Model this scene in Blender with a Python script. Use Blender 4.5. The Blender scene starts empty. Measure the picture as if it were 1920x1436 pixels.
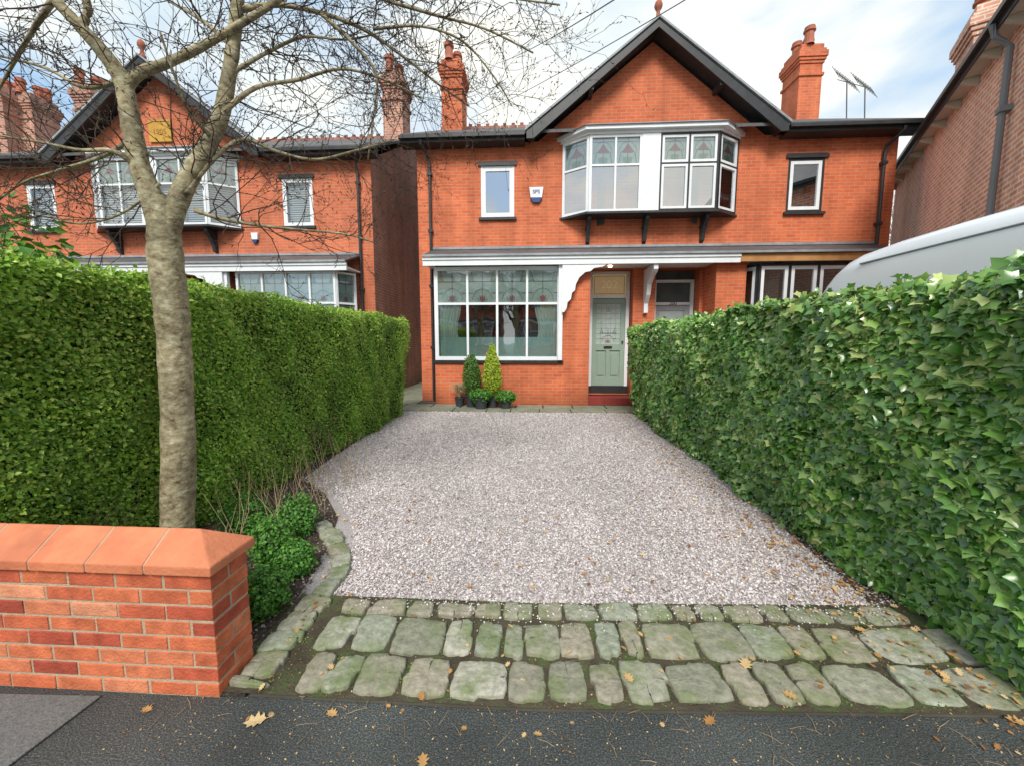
import bpy, math, random
import numpy as np
from mathutils import Vector
random.seed(7); rng=np.random.default_rng(11)
C=bpy.context.scene.collection
# ---------------------------------------------------------------- camera model
F=740.0; PT=math.radians(6); YW=math.radians(3.3); H=1.6
def ray(u,v):
    x=(u-960)/F; y=(718-v)/F
    fy=math.cos(PT)+y*math.sin(PT); z=-math.sin(PT)+y*math.cos(PT)
    return (x*math.cos(YW)-fy*math.sin(YW), x*math.sin(YW)+fy*math.cos(YW), z)
def P(u,v,Y):
    r=ray(u,v); t=Y/r[1]; return Vector((r[0]*t,Y,H+r[2]*t))
def G(u,v,z=0.0):
    r=ray(u,v); t=(z-H)/r[2]; return Vector((r[0]*t,r[1]*t,z))
# ---------------------------------------------------------------- materials
def mk(name, cols, rough=.8, attr=False, nscale=3.0, bump=0.0, bscale=60.0, spec=.3, var=.25, vscale=.8, transl=0.0, metal=0.0, emis=0, stretch=None):
    m=bpy.data.materials.new(name); m.use_nodes=True; nt=m.node_tree; N=nt.nodes; L=nt.links
    b=N['Principled BSDF']; b.inputs['Roughness'].default_value=rough; b.inputs['Specular IOR Level'].default_value=spec
    b.inputs['Metallic'].default_value=metal
    tc=N.new('ShaderNodeTexCoord'); co=tc.outputs['Object']
    if stretch:
        mp=N.new('ShaderNodeMapping'); mp.inputs['Scale'].default_value=stretch; L.new(co,mp.inputs[0]); co=mp.outputs[0]
    ramp=N.new('ShaderNodeValToRGB'); el=ramp.color_ramp.elements
    n=len(cols)
    while len(el)<max(n,2): el.new(.5)
    cc=cols if n>1 else [cols[0],cols[0]]
    for i,c in enumerate(cc):
        el[i].position=(i/(len(cc)-1)) if attr else (.3+.4*i/(len(cc)-1)); el[i].color=(*c,1)
    if attr:
        a=N.new('ShaderNodeAttribute'); a.attribute_name='rnd'; L.new(a.outputs['Fac'],ramp.inputs[0])
    else:
        a=N.new('ShaderNodeTexNoise'); a.inputs['Scale'].default_value=nscale; a.inputs['Detail'].default_value=6; a.inputs['Roughness'].default_value=.65
        L.new(co,a.inputs['Vector']); L.new(a.outputs['Fac'],ramp.inputs[0])
    col=ramp.outputs[0]
    if var>0:
        v=N.new('ShaderNodeTexNoise'); v.inputs['Scale'].default_value=vscale; v.inputs['Detail'].default_value=5
        L.new(co,v.inputs['Vector'])
        mr=N.new('ShaderNodeMapRange'); mr.inputs[1].default_value=.3; mr.inputs[2].default_value=.7; mr.inputs[3].default_value=1-var; mr.inputs[4].default_value=1+var*.6
        L.new(v.outputs['Fac'],mr.inputs[0])
        mx=N.new('ShaderNodeVectorMath'); mx.operation='SCALE'; L.new(col,mx.inputs[0]); L.new(mr.outputs[0],mx.inputs['Scale']); col=mx.outputs[0]
    L.new(col,b.inputs['Base Color'])
    if bump>0:
        bn=N.new('ShaderNodeTexNoise'); bn.inputs['Scale'].default_value=bscale; bn.inputs['Detail'].default_value=4
        L.new(co,bn.inputs['Vector'])
        bp=N.new('ShaderNodeBump'); bp.inputs['Strength'].default_value=bump; bp.inputs['Distance'].default_value=.01
        L.new(bn.outputs['Fac'],bp.inputs['Height']); L.new(bp.outputs[0],b.inputs['Normal'])
    if transl>0:
        tr=N.new('ShaderNodeBsdfTranslucent'); L.new(col,tr.inputs[0]); ms=N.new('ShaderNodeMixShader'); ms.inputs[0].default_value=transl
        L.new(b.outputs[0],ms.inputs[1]); L.new(tr.outputs[0],ms.inputs[2]); L.new(ms.outputs[0],N['Material Output'].inputs[0])
    if emis: 
        b.inputs['Emission Color'].default_value=(1,.75,.45,1); b.inputs['Emission Strength'].default_value=emis
    return m
def brickmat(name,c1,c2,mort,ms=.009,rough=.75,dark=.3,stain=.6):
    m=bpy.data.materials.new(name); m.use_nodes=True; nt=m.node_tree; N=nt.nodes; L=nt.links; b=N['Principled BSDF']
    b.inputs['Roughness'].default_value=rough; b.inputs['Specular IOR Level'].default_value=.25
    tc=N.new('ShaderNodeTexCoord'); sp=N.new('ShaderNodeSeparateXYZ'); L.new(tc.outputs['Object'],sp.inputs[0])
    ad=N.new('ShaderNodeMath'); L.new(sp.outputs[0],ad.inputs[0]); L.new(sp.outputs[1],ad.inputs[1])
    cb=N.new('ShaderNodeCombineXYZ'); L.new(ad.outputs[0],cb.inputs[0]); L.new(sp.outputs[2],cb.inputs[1])
    br=N.new('ShaderNodeTexBrick'); L.new(cb.outputs[0],br.inputs['Vector'])
    br.inputs['Scale'].default_value=1; br.inputs['Brick Width'].default_value=.235; br.inputs['Row Height'].default_value=.080
    br.inputs['Mortar Size'].default_value=ms; br.inputs['Mortar Smooth'].default_value=.1; br.inputs['Bias'].default_value=-.25
    br.inputs['Color1'].default_value=(*c1,1); br.inputs['Color2'].default_value=(*c2,1); br.inputs['Mortar'].default_value=(*mort,1)
    ns=N.new('ShaderNodeTexNoise'); ns.inputs['Scale'].default_value=.9; ns.inputs['Detail'].default_value=8; ns.inputs['Roughness'].default_value=.7
    L.new(tc.outputs['Object'],ns.inputs['Vector'])
    mr=N.new('ShaderNodeMapRange'); mr.inputs[1].default_value=.32; mr.inputs[2].default_value=.62; mr.inputs[3].default_value=1-dark; mr.inputs[4].default_value=1.08
    L.new(ns.outputs['Fac'],mr.inputs[0])
    m3=N.new('ShaderNodeMapRange'); m3.inputs[1].default_value=0; m3.inputs[2].default_value=.5; m3.inputs[3].default_value=stain; m3.inputs[4].default_value=1
    L.new(sp.outputs[2],m3.inputs[0])
    mp=N.new('ShaderNodeMapping'); mp.inputs['Scale'].default_value=(2.6,.35,1); L.new(cb.outputs[0],mp.inputs[0])
    n5=N.new('ShaderNodeTexNoise'); n5.inputs['Scale'].default_value=1.0; n5.inputs['Detail'].default_value=6; L.new(mp.outputs[0],n5.inputs['Vector'])
    m5=N.new('ShaderNodeMapRange'); m5.inputs[1].default_value=.35; m5.inputs[2].default_value=.6; m5.inputs[3].default_value=.80; m5.inputs[4].default_value=1.04; L.new(n5.outputs['Fac'],m5.inputs[0])
    k2=N.new('ShaderNodeMath'); k2.operation='MULTIPLY'; L.new(mr.outputs[0],k2.inputs[0]); L.new(m3.outputs[0],k2.inputs[1])
    k3=N.new('ShaderNodeMath'); k3.operation='MULTIPLY'; L.new(k2.outputs[0],k3.inputs[0]); L.new(m5.outputs[0],k3.inputs[1])
    sc=N.new('ShaderNodeVectorMath'); sc.operation='SCALE'; L.new(br.outputs['Color'],sc.inputs[0]); L.new(k3.outputs[0],sc.inputs['Scale'])
    L.new(sc.outputs[0],b.inputs['Base Color'])
    bp=N.new('ShaderNodeBump'); bp.inputs['Strength'].default_value=.6; bp.inputs['Distance'].default_value=.006; bp.invert=True
    L.new(br.outputs['Fac'],bp.inputs['Height']); L.new(bp.outputs[0],b.inputs['Normal'])
    return m
def glassmat(name,fac,tint=(.90,.94,.94)):
    m=bpy.data.materials.new(name); m.use_nodes=True; nt=m.node_tree; N=nt.nodes; L=nt.links; N.remove(N['Principled BSDF'])
    t=N.new('ShaderNodeBsdfTransparent'); t.inputs[0].default_value=(*tint,1)
    g=N.new('ShaderNodeBsdfGlossy'); g.inputs['Roughness'].default_value=.015; g.inputs[0].default_value=(.95,.97,1,1)
    tc=N.new('ShaderNodeTexCoord'); n=N.new('ShaderNodeTexNoise'); n.inputs['Scale'].default_value=2.2; n.inputs['Detail'].default_value=1; L.new(tc.outputs['Object'],n.inputs['Vector'])
    bp=N.new('ShaderNodeBump'); bp.inputs['Strength'].default_value=.25; bp.inputs['Distance'].default_value=.01; L.new(n.outputs['Fac'],bp.inputs['Height']); L.new(bp.outputs[0],g.inputs['Normal'])
    fr=N.new('ShaderNodeLayerWeight'); fr.inputs[0].default_value=.3
    mr=N.new('ShaderNodeMapRange'); mr.inputs[3].default_value=fac; mr.inputs[4].default_value=.95; L.new(fr.outputs['Fresnel'],mr.inputs[0])
    ms=N.new('ShaderNodeMixShader'); L.new(mr.outputs[0],ms.inputs[0]); L.new(t.outputs[0],ms.inputs[1]); L.new(g.outputs[0],ms.inputs[2])
    L.new(ms.outputs[0],N['Material Output'].inputs[0]); return m
BR_MAIN=brickmat('pressed_red_brick',(.68,.165,.062),(.54,.11,.045),(.56,.28,.18),ms=.0070,dark=.25,stain=.6)
BR_LEFT=brickmat('red_brick_left',(.66,.17,.072),(.51,.12,.055),(.54,.30,.21),ms=.0070,dark=.3)
BR_SIDE=brickmat('rough_side_brick',(.60,.25,.16),(.42,.17,.12),(.56,.43,.35),ms=.013,dark=.3)
BR_RIGHT=brickmat('brown_brick',(.78,.36,.23),(.58,.25,.16),(.82,.68,.56),ms=.014,dark=.15)
WHITE=mk('white_paint',[(.82,.84,.85),(.74,.77,.78)],.45,nscale=6,var=.08)
BLACK=mk('black_paint',[(.022,.024,.026),(.045,.046,.046)],.4,nscale=8,spec=.4)
GREYLEAD=mk('lead_flashing',[(.22,.24,.26),(.38,.40,.41)],.55,nscale=5,bump=.3,bscale=20)
SLATE=mk('roof_slate',[(.07,.07,.08),(.14,.13,.12)],.65,nscale=7,bump=.4,bscale=25)
TERRA=mk('terracotta',[(.50,.17,.09),(.34,.11,.07)],.7,nscale=5)
RIDGE=mk('weathered_ridge_tile',[(.30,.12,.085),(.20,.10,.08)],.8,nscale=5)
WOOD=mk('bare_timber',[(.62,.33,.12),(.42,.20,.07)],.7,nscale=4)
SAGE=mk('sage_green_paint',[(.27,.36,.29),(.30,.39,.32)],.4,var=.05)
PINKG=mk('pink_stained_glass',[(.30,.13,.14),(.40,.20,.20)],.2,nscale=20)
GREENG=mk('green_stained_glass',[(.22,.34,.26),(.30,.42,.33)],.2,nscale=20)
PALEG=mk('pale_leaded_glass',[(.38,.48,.44),(.52,.60,.54)],.12,nscale=9,spec=.8)
LEAD=mk('window_lead',[(.12,.12,.13)],.5,var=0)
GLASS=glassmat('window_glass',.16); GLASSR=glassmat('window_glass_reflective',.50)
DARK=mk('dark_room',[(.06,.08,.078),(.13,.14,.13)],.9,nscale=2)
CURT=mk('pale_teal_curtain',[(.62,.80,.71),(.74,.88,.80)],.8,nscale=3,transl=.25)
BLIND=mk('white_blind',[(.74,.76,.74),(.66,.68,.68)],.7)
FILM=mk('frosted_film',[(.32,.50,.47),(.38,.56,.52)],.5,nscale=3)
GOLD=mk('backlit_gold_transom',[(.40,.21,.03),(.55,.32,.05)],.35,nscale=9,emis=.14)  # faint emission on the gold glass stands in for warm light behind it
YEL=mk('yellow_plaque',[(.62,.36,.06),(.5,.27,.05)],.6)
REDSTEP=mk('red_step',[(.36,.055,.04),(.26,.045,.035)],.5,nscale=6)
BRASS=mk('dark_metal',[(.10,.09,.07)],.35,metal=.8,var=0)
BLUE=mk('blue_plastic',[(.03,.07,.20)],.4,var=0)
BARK=mk('bark',[(.10,.08,.045),(.27,.22,.13),(.37,.33,.20),(.52,.49,.37)],.9,nscale=20,bump=1.0,bscale=28,var=.38,vscale=4.5,stretch=(1,1,1.3))
TWIG=mk('twig_bark',[(.045,.032,.022),(.10,.07,.05)],.85,nscale=6)
PRIV=mk('privet_leaf',[(.07,.165,.018),(.18,.35,.035),(.33,.56,.065),(.60,.72,.15)],.42,attr=True,transl=.34,spec=.45,var=.3,vscale=1.5)
IVY=mk('ivy_leaf',[(.04,.125,.026),(.09,.245,.038),(.17,.38,.065),(.33,.53,.12),(.60,.68,.24)],.24,attr=True,transl=.25,spec=.8,var=.25,vscale=1.2)
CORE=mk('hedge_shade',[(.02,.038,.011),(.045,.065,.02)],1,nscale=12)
BOXL=mk('box_leaf',[(.05,.17,.03),(.10,.28,.04),(.20,.42,.07)],.4,attr=True,transl=.2)
CONG=mk('conifer_green',[(.08,.19,.04),(.16,.30,.06)],.6,attr=True,transl=.2)
CONY=mk('conifer_gold',[(.32,.46,.04),(.56,.66,.08)],.6,attr=True,transl=.2)
STRAW=mk('straw_grass',[(.36,.27,.14),(.5,.4,.22)],.8,attr=True)
POTM=mk('dark_pot',[(.03,.035,.04),(.06,.065,.07)],.5)
GRAVB=mk('gravel_bed',[(.18,.15,.14),(.42,.38,.365),(.56,.52,.51)],.95,nscale=90,bump=1,bscale=110,var=.15)
GRAVS=mk('gravel_stone',[(.22,.165,.155),(.45,.375,.36),(.58,.515,.50),(.68,.625,.61),(.84,.80,.785)],.8,attr=True,var=.16,vscale=.9)
TARM=mk('tarmac',[(.022,.028,.026),(.065,.072,.068),(.20,.205,.19)],.6,nscale=130,bump=.9,bscale=180,var=.45,vscale=1.6,spec=.4)
SLABC=mk('worn_concrete',[(.11,.115,.11),(.20,.20,.19)],.8,nscale=60,bump=.6,bscale=120)
GROUND=mk('earth_and_paving',[(.10,.09,.07),(.16,.15,.12)],.95,nscale=4)
SOIL=mk('soil',[(.02,.015,.011),(.07,.05,.035),(.14,.105,.08)],1,nscale=30,bump=1,bscale=60)
SOILM=mk('mossy_joint',[(.045,.038,.024),(.085,.07,.045),(.07,.13,.028)],1,nscale=7,bump=1,bscale=70)
FLAG=mk('flagstone',[(.17,.20,.12),(.30,.29,.23)],.85,nscale=5,bump=.5,bscale=25)
NBRICK=mk('wall_brick',[(.32,.055,.035),(.50,.10,.05),(.62,.165,.07),(.70,.28,.15)],.8,attr=True,bump=.6,bscale=80,var=.32,vscale=13)
MORT=mk('mortar',[(.58,.46,.32),(.40,.32,.22)],.95,nscale=14,bump=.6,bscale=120)
COPE=mk('terracotta_coping',[(.72,.255,.125),(.56,.17,.08)],.6,nscale=5,bump=.4,bscale=60,var=.28,vscale=3)
VANW=mk('white_vehicle_paint',[(.80,.83,.87)],.2,spec=.6,var=.03)
VGL=mk('dark_vehicle_glass',[(.02,.025,.03)],.08,spec=.7,var=0)
RUB=mk('tyre_rubber',[(.02,.02,.02)],.8,var=0)
DEADL=mk('fallen_leaf',[(.20,.085,.035),(.42,.20,.06),(.60,.38,.15),(.68,.5,.26)],.75,attr=True,transl=.1)
LAMP=mk('lit_lamp',[(1,.85,.6)],.5,var=0,emis=4)
CREAM=mk('cream_paint',[(.62,.57,.47)],.6)
# sandstone: each sett has its own tint, green moss in blotches
def stonemat():
    m=bpy.data.materials.new('sandstone_sett'); m.use_nodes=True; nt=m.node_tree; N=nt.nodes; L=nt.links; b=N['Principled BSDF']; b.inputs['Roughness'].default_value=.85; b.inputs['Specular IOR Level'].default_value=.25
    tc=N.new('ShaderNodeTexCoord'); at=N.new('ShaderNodeAttribute'); at.attribute_name='rnd'
    r1=N.new('ShaderNodeValToRGB'); e=r1.color_ramp.elements; e[0].color=(.25,.245,.19,1); e[1].color=(.45,.42,.35,1); x=e.new(.35); x.color=(.36,.31,.245,1); x=e.new(.7); x.color=(.31,.33,.26,1); L.new(at.outputs['Fac'],r1.inputs[0])
    n1=N.new('ShaderNodeTexNoise'); n1.inputs['Scale'].default_value=22; n1.inputs['Detail'].default_value=8; n1.inputs['Roughness'].default_value=.7; L.new(tc.outputs['Object'],n1.inputs['Vector'])
    m1=N.new('ShaderNodeMapRange'); m1.inputs[1].default_value=.3; m1.inputs[2].default_value=.7; m1.inputs[3].default_value=.55; m1.inputs[4].default_value=1.3; L.new(n1.outputs['Fac'],m1.inputs[0])
    s=N.new('ShaderNodeVectorMath'); s.operation='SCALE'; L.new(r1.outputs[0],s.inputs[0]); L.new(m1.outputs[0],s.inputs['Scale'])
    n2=N.new('ShaderNodeTexNoise'); n2.inputs['Scale'].default_value=5; n2.inputs['Detail'].default_value=7; n2.inputs['Roughness'].default_value=.65; L.new(tc.outputs['Object'],n2.inputs['Vector'])
    m2=N.new('ShaderNodeMapRange'); m2.inputs[1].default_value=.46; m2.inputs[2].default_value=.64; m2.inputs[3].default_value=.12; m2.inputs[4].default_value=.85; L.new(n2.outputs['Fac'],m2.inputs[0])
    mx=N.new('ShaderNodeMix'); mx.data_type='RGBA'; L.new(m2.outputs[0],mx.inputs[0]); L.new(s.outputs[0],mx.inputs[6]); mx.inputs[7].default_value=(.15,.19,.07,1); L.new(mx.outputs[2],b.inputs['Base Color'])
    n3=N.new('ShaderNodeTexNoise'); n3.inputs['Scale'].default_value=30; n3.inputs['Detail'].default_value=6; L.new(tc.outputs['Object'],n3.inputs['Vector'])
    bp=N.new('ShaderNodeBump'); bp.inputs['Strength'].default_value=1; bp.inputs['Distance'].default_value=.012; L.new(n3.outputs['Fac'],bp.inputs['Height']); L.new(bp.outputs[0],b.inputs['Normal']); return m
STONE=stonemat()
# ---------------------------------------------------------------- mesh helpers
ORG={}
class MB:
    def __init__(s): s.v=[]; s.f=[]; s.mi=[]; s.r=[]; s.cr=.5
    def add(s,pts):
        i=len(s.v); s.v+= [tuple(p) for p in pts]; s.r+=[s.cr]*len(pts); return i
    def face(s,pts,m=0):
        i=s.add(pts); s.f.append(tuple(range(i,i+len(pts)))); s.mi.append(m)
    def hexa(s,p,m=0):
        i=s.add(p)
        for q in ((0,3,2,1),(4,5,6,7),(0,1,5,4),(1,2,6,5),(2,3,7,6),(3,0,4,7)):
            s.f.append(tuple(i+a for a in q)); s.mi.append(m)
    def box(s,x0,x1,y0,y1,z0,z1,m=0):
        s.hexa([(x0,y0,z0),(x1,y0,z0),(x1,y1,z0),(x0,y1,z0),(x0,y0,z1),(x1,y0,z1),(x1,y1,z1),(x0,y1,z1)],m)
    def fbox(s,q,s0,s1,z0,z1,d0,d1,m=0):
        s.hexa([q(s0,z0,d1),q(s1,z0,d1),q(s1,z0,d0),q(s0,z0,d0),q(s0,z1,d1),q(s1,z1,d1),q(s1,z1,d0),q(s0,z1,d0)],m)
    def prism(s,pa,pb,m=0):
        n=len(pa); i=s.add(pa); j=s.add(pb)
        s.f.append(tuple(range(i,i+n))); s.mi.append(m); s.f.append(tuple(reversed(range(j,j+n)))); s.mi.append(m)
        for k in range(n):
            l=(k+1)%n; s.f.append((i+k,j+k,j+l,i+l)); s.mi.append(m)
    def tube(s,pts,rad,n=6,m=0,cap=True):
        pts=[Vector(p) for p in pts]; up=Vector((.3,.2,1)).normalized(); base=[]
        for i,p in enumerate(pts):
            d=(pts[min(i+1,len(pts)-1)]-pts[max(i-1,0)])
            if d.length<1e-6: d=Vector((0,0,1))
            d.normalize(); a=d.cross(up)
            if a.length<.05: a=d.cross(Vector((1,0,0)))
            a.normalize(); b=d.cross(a); r=rad[i] if hasattr(rad,'__len__') else rad
            base.append(s.add([p+(a*math.cos(2*math.pi*k/n)+b*math.sin(2*math.pi*k/n))*r for k in range(n)]))
        for i in range(len(pts)-1):
            for k in range(n):
                l=(k+1)%n; s.f.append((base[i]+k,base[i]+l,base[i+1]+l,base[i+1]+k)); s.mi.append(m)
        if cap:
            s.f.append(tuple(base[0]+k for k in reversed(range(n)))); s.mi.append(m)
            s.f.append(tuple(base[-1]+k for k in range(n))); s.mi.append(m)
    def lathe(s,c,prof,n=14,m=0):
        base=[s.add([(c[0]+r*math.cos(2*math.pi*k/n),c[1]+r*math.sin(2*math.pi*k/n),c[2]+z) for k in range(n)]) for r,z in prof]
        for i in range(len(prof)-1):
            for k in range(n):
                l=(k+1)%n; s.f.append((base[i]+k,base[i]+l,base[i+1]+l,base[i+1]+k)); s.mi.append(m)
    def build(s,name,mats,parent=None,smooth=False,bevel=0,org=None,label=None):
        if not isinstance(mats,(list,tuple)): mats=[mats]
        o=Vector((0,0,0))
        if parent is not None: o=ORG[parent.name]
        elif org is not None: o=Vector(org)
        me=bpy.data.meshes.new(name); me.from_pydata([(a-o.x,b-o.y,c-o.z) for a,b,c in s.v],[],s.f)
        for m in mats: me.materials.append(m)
        me.polygons.foreach_set('material_index',s.mi)
        at=me.attributes.new('rnd','FLOAT','POINT'); at.data.foreach_set('value',s.r)
        if smooth: me.polygons.foreach_set('use_smooth',[True]*len(me.polygons))
        me.update()
        ob=bpy.data.objects.new(name,me); C.objects.link(ob)
        if parent is not None: ob.parent=parent
        else: ob.location=o
        ORG[ob.name]=o
        if bevel:
            b=ob.modifiers.new('bevel','BEVEL'); b.width=bevel; b.segments=2; b.limit_method='ANGLE'
        if label: ob['label']=label
        return ob
def root(name,label,cat,loc,group=None):
    o=bpy.data.objects.new(name,None); o.empty_display_size=.3; C.objects.link(o); o.location=loc; ORG[o.name]=Vector(loc)
    o['label']=label; o['category']=cat
    if group: o['group']=group
    return o
def tag(o,label,cat,group=None,kind=None):
    o['label']=label; o['category']=cat
    if group: o['group']=group
    if kind: o['kind']=kind
    return o
def struct(o,label=None,cat=None):
    o['kind']='structure'
    if label: o['label']=label
    o['category']=cat or o.name.replace('_',' ')
    return o
def copy_tree(o,parent=None):
    c=o.copy(); C.objects.link(c); c.parent=parent
    for ch in list(o.children): copy_tree(ch,c)
    return c
def scatter(name,tv,tf,pos,R,sc,rnd,mat,parent=None,org=(0,0,0),smooth=False):
    tv=np.array(tv,float); tf=np.array(tf,int); n=len(pos); k=len(tv)
    sc=np.asarray(sc); sc=sc[:,None,None] if sc.ndim==1 else sc[:,None,:]
    V=np.einsum('nij,nkj->nki',R,tv[None]*sc)+pos[:,None,:]
    o=ORG[parent.name] if parent is not None else Vector(org)
    V=V-np.array(o)
    Fc=(tf[None]+(np.arange(n)*k)[:,None,None]).reshape(-1)
    me=bpy.data.meshes.new(name); me.vertices.add(n*k); me.vertices.foreach_set('co',V.reshape(-1))
    nf=n*len(tf); fs=tf.shape[1]; me.loops.add(nf*fs); me.loops.foreach_set('vertex_index',Fc)
    me.polygons.add(nf); me.polygons.foreach_set('loop_start',np.arange(nf)*fs)
    me.update(calc_edges=True)
    at=me.attributes.new('rnd','FLOAT','POINT'); at.data.foreach_set('value',np.repeat(rnd,k))
    me.polygons.foreach_set('use_smooth',[smooth]*nf)
    me.materials.append(mat); me.update()
    ob=bpy.data.objects.new(name,me); C.objects.link(ob)
    if parent is not None: ob.parent=parent
    else: ob.location=o
    ORG[ob.name]=o
    return ob
def nrm(a): return a/np.maximum(np.linalg.norm(a,axis=1,keepdims=True),1e-9)
def basis(n,jit,droop=0.0):
    N=nrm(n+rng.normal(0,jit,n.shape)); t=rng.normal(0,1,n.shape); t[:,2]-=droop
    y=nrm(t-N*np.sum(t*N,axis=1,keepdims=True)); x=np.cross(y,N)
    return np.stack([x,y,N],axis=2)
LEAF_V=[(0,0,0),(0,1,0),(-.32,.48,.10),(.32,.48,.10)]; LEAF_F=[(0,1,2),(0,3,1)]
iv=[(0,0),(.34,-.14),(.37,.12),(.62,.34),(.31,.52),(0,1.0),(-.31,.52),(-.62,.34),(-.37,.12),(-.34,-.14)]
IVY_V=[(0,.32,.04)]+[(x,y,-.13*abs(x)-(.07 if y>.9 else 0)) for x,y in iv]; IVY_F=[(0,1+k,1+(k+1)%10) for k in range(10)]
OCT_V=[(1,0,0),(0,1,0),(-1,0,0),(0,-1,0),(.1,.1,.8),(-.1,0,-.8),(.62,.66,.35)]; OCT_F=[(0,6,4),(6,1,4),(0,1,6),(1,2,4),(2,3,4),(3,0,4)]
# ---------------------------------------------------------------- windows
def seg(A,B):
    L=math.hypot(B[0]-A[0],B[1]-A[1]); dx,dy=(B[0]-A[0])/L,(B[1]-A[1])/L
    return L,(lambda s,z,d:(A[0]+dx*s+dy*d, A[1]+dy*s-dx*d, z))
def arc(mb,q,c,r,a0,a1,w,d,m,n=10,sx=1,sz=1):
    for i in range(n):
        t0=a0+(a1-a0)*i/n; t1=a0+(a1-a0)*(i+1)/n
        p=[(c[0]+(r-w)*math.cos(t0)*sx,c[1]+(r-w)*math.sin(t0)*sz),(c[0]+r*math.cos(t0)*sx,c[1]+r*math.sin(t0)*sz),(c[0]+r*math.cos(t1)*sx,c[1]+r*math.sin(t1)*sz),(c[0]+(r-w)*math.cos(t1)*sx,c[1]+(r-w)*math.sin(t1)*sz)]
        mb.face([q(a,b,d) for a,b in p],m)
def motif(mb,q,s0,s1,z0,z1,kind,d=.007):
    w=s1-s0; h=z1-z0; c=(s0+s1)/2
    def poly(pts,m,dd=0,k=1): mb.face([q(c+a*w*k,z0+b*h*k,d+dd) for a,b in pts],m)
    def line(a,b,m=2,t=.006):
        (x0,y0),(x1,y1)=a,b; X0,Z0,X1,Z1=c+x0*w,z0+y0*h,c+x1*w,z0+y1*h; l=math.hypot(X1-X0,Z1-Z0); nx,nz=-(Z1-Z0)/l*t,(X1-X0)/l*t
        mb.face([q(X0-nx,Z0-nz,d+.002),q(X1-nx,Z1-nz,d+.002),q(X1+nx,Z1+nz,d+.002),q(X0+nx,Z0+nz,d+.002)],m)
    if kind=='tulip':
        poly([(-.13,.12),(0,.02),(.13,.12),(.16,.34),(.07,.24),(0,.38),(-.07,.24),(-.16,.34)],0,0,.7)
        poly([(-.02,.0),(-.22,.10),(-.30,.26),(-.16,.12)],1,.001,.7); poly([(.02,.0),(.22,.10),(.30,.26),(.16,.12)],1,.001,.7)
        arc(mb,q,(c,z0+.0*h),.38*w,.2,math.pi-.2,.007,d+.002,2,12,1,1.3)
        line((-.5,.66),(.5,.66)); line((-.5,.30),(-.34,.30)); line((.34,.30),(.5,.30)); line((0,.30),(0,1.0)); line((-.3,.66),(-.42,1)); line((.3,.66),(.42,1))
        for sx in(-1,1): poly([(.5*sx,.66),(.30*sx,.66),(.40*sx,.84),(.5*sx,.86)],1,.001)
    else:
        poly([(-.30,.46),(-.15,.44),(.15,.44),(.30,.46),(.16,.58),(0,.80),(-.16,.58)],0)
        poly([(-.16,.06),(.16,.06),(.22,.24),(.0,.30),(-.22,.24)],1)
        line((0,.0),(0,.46)); line((-.5,.86),(.5,.86)); line((-.3,.46),(-.4,0)); line((.3,.46),(.4,0)); line((0,.8),(0,1))
        arc(mb,q,(c,z0+.42*h),.40*w,0,math.pi,.007,d+.002,2,10,1,1.25)
def window(par,A,B,z0,z1,cols,rows,fm,sash=None,fw=.05,mw=.045,sw=.045,mot=None,inner='dark',glass=None,name='window',depth=.05):
    L,q=seg(A,B); mb=MB()
    mb.fbox(q,0,L,z0,z0+fw,-depth,.03); mb.fbox(q,0,L,z1-fw,z1,-depth,.03)
    mb.fbox(q,0,fw,z0+fw,z1-fw,-depth,.03); mb.fbox(q,L-fw,L,z0+fw,z1-fw,-depth,.03)
    S=[fw+(L-2*fw)*c for c in cols]; Zs=[z0+fw+(z1-z0-2*fw)*r for r in rows]
    for s in S[1:-1]: mb.fbox(q,s-mw/2,s+mw/2,z0+fw,z1-fw,-depth+.004,.026)
    for z in Zs[1:-1]:
        for i in range(len(S)-1):
            mb.fbox(q,S[i]+(mw/2 if i else 0),S[i+1]-(mw/2 if i<len(S)-2 else 0),z-mw/2,z+mw/2,-depth+.006,.022)
    w=mb.build(name,fm,par); g=glass or GLASS; mm=MB(); has=False
    for i in range(len(S)-1):
        for j in range(len(Zs)-1):
            a=S[i]+(mw/2 if i else 0); b=S[i+1]-(mw/2 if i<len(S)-2 else 0)
            c=Zs[j]+(mw/2 if j else 0); d=Zs[j+1]-(mw/2 if j<len(Zs)-2 else 0)
            if sash:
                sm=MB(); sm.fbox(q,a,b,c,c+sw,-.035,.022); sm.fbox(q,a,b,d-sw,d,-.035,.022); sm.fbox(q,a,a+sw,c+sw,d-sw,-.035,.022); sm.fbox(q,b-sw,b,c+sw,d-sw,-.035,.022)
                sm.build('sash',sash,w); a+=sw;b-=sw;c+=sw;d-=sw
            pm=MB(); pm.face([q(a,c,-.01),q(b,c,-.01),q(b,d,-.01),q(a,d,-.01)]); top=(j==len(Zs)-2 and mot)
            pm.build('pane',(GLASS if top else g),w)
            if top:
                mm.face([q(a,c,-.026),q(b,c,-.026),q(b,d,-.026),q(a,d,-.026)],3)
                motif(mm,q,a,b,c,d,mot,d=-.018); has=True
    if has: mm.build('stained_glass',[PINKG,GREENG,LEAD,PALEG],w)
    bk=MB()
    if inner=='dark':
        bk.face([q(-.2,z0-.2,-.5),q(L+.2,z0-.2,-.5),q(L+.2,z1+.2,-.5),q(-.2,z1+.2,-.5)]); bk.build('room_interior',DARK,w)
    elif inner=='blind':
        n=int((z1-z0)/.06)
        for k in range(n):
            z=z0+.06*k; bk.face([q(.02,z,-.10),q(L-.02,z,-.10),q(L-.02,z+.052,-.125),q(.02,z+.052,-.125)])
        bk.build('blind',BLIND,w)
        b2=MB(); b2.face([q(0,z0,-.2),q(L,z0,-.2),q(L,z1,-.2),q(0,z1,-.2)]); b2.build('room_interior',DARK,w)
    return w
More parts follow.
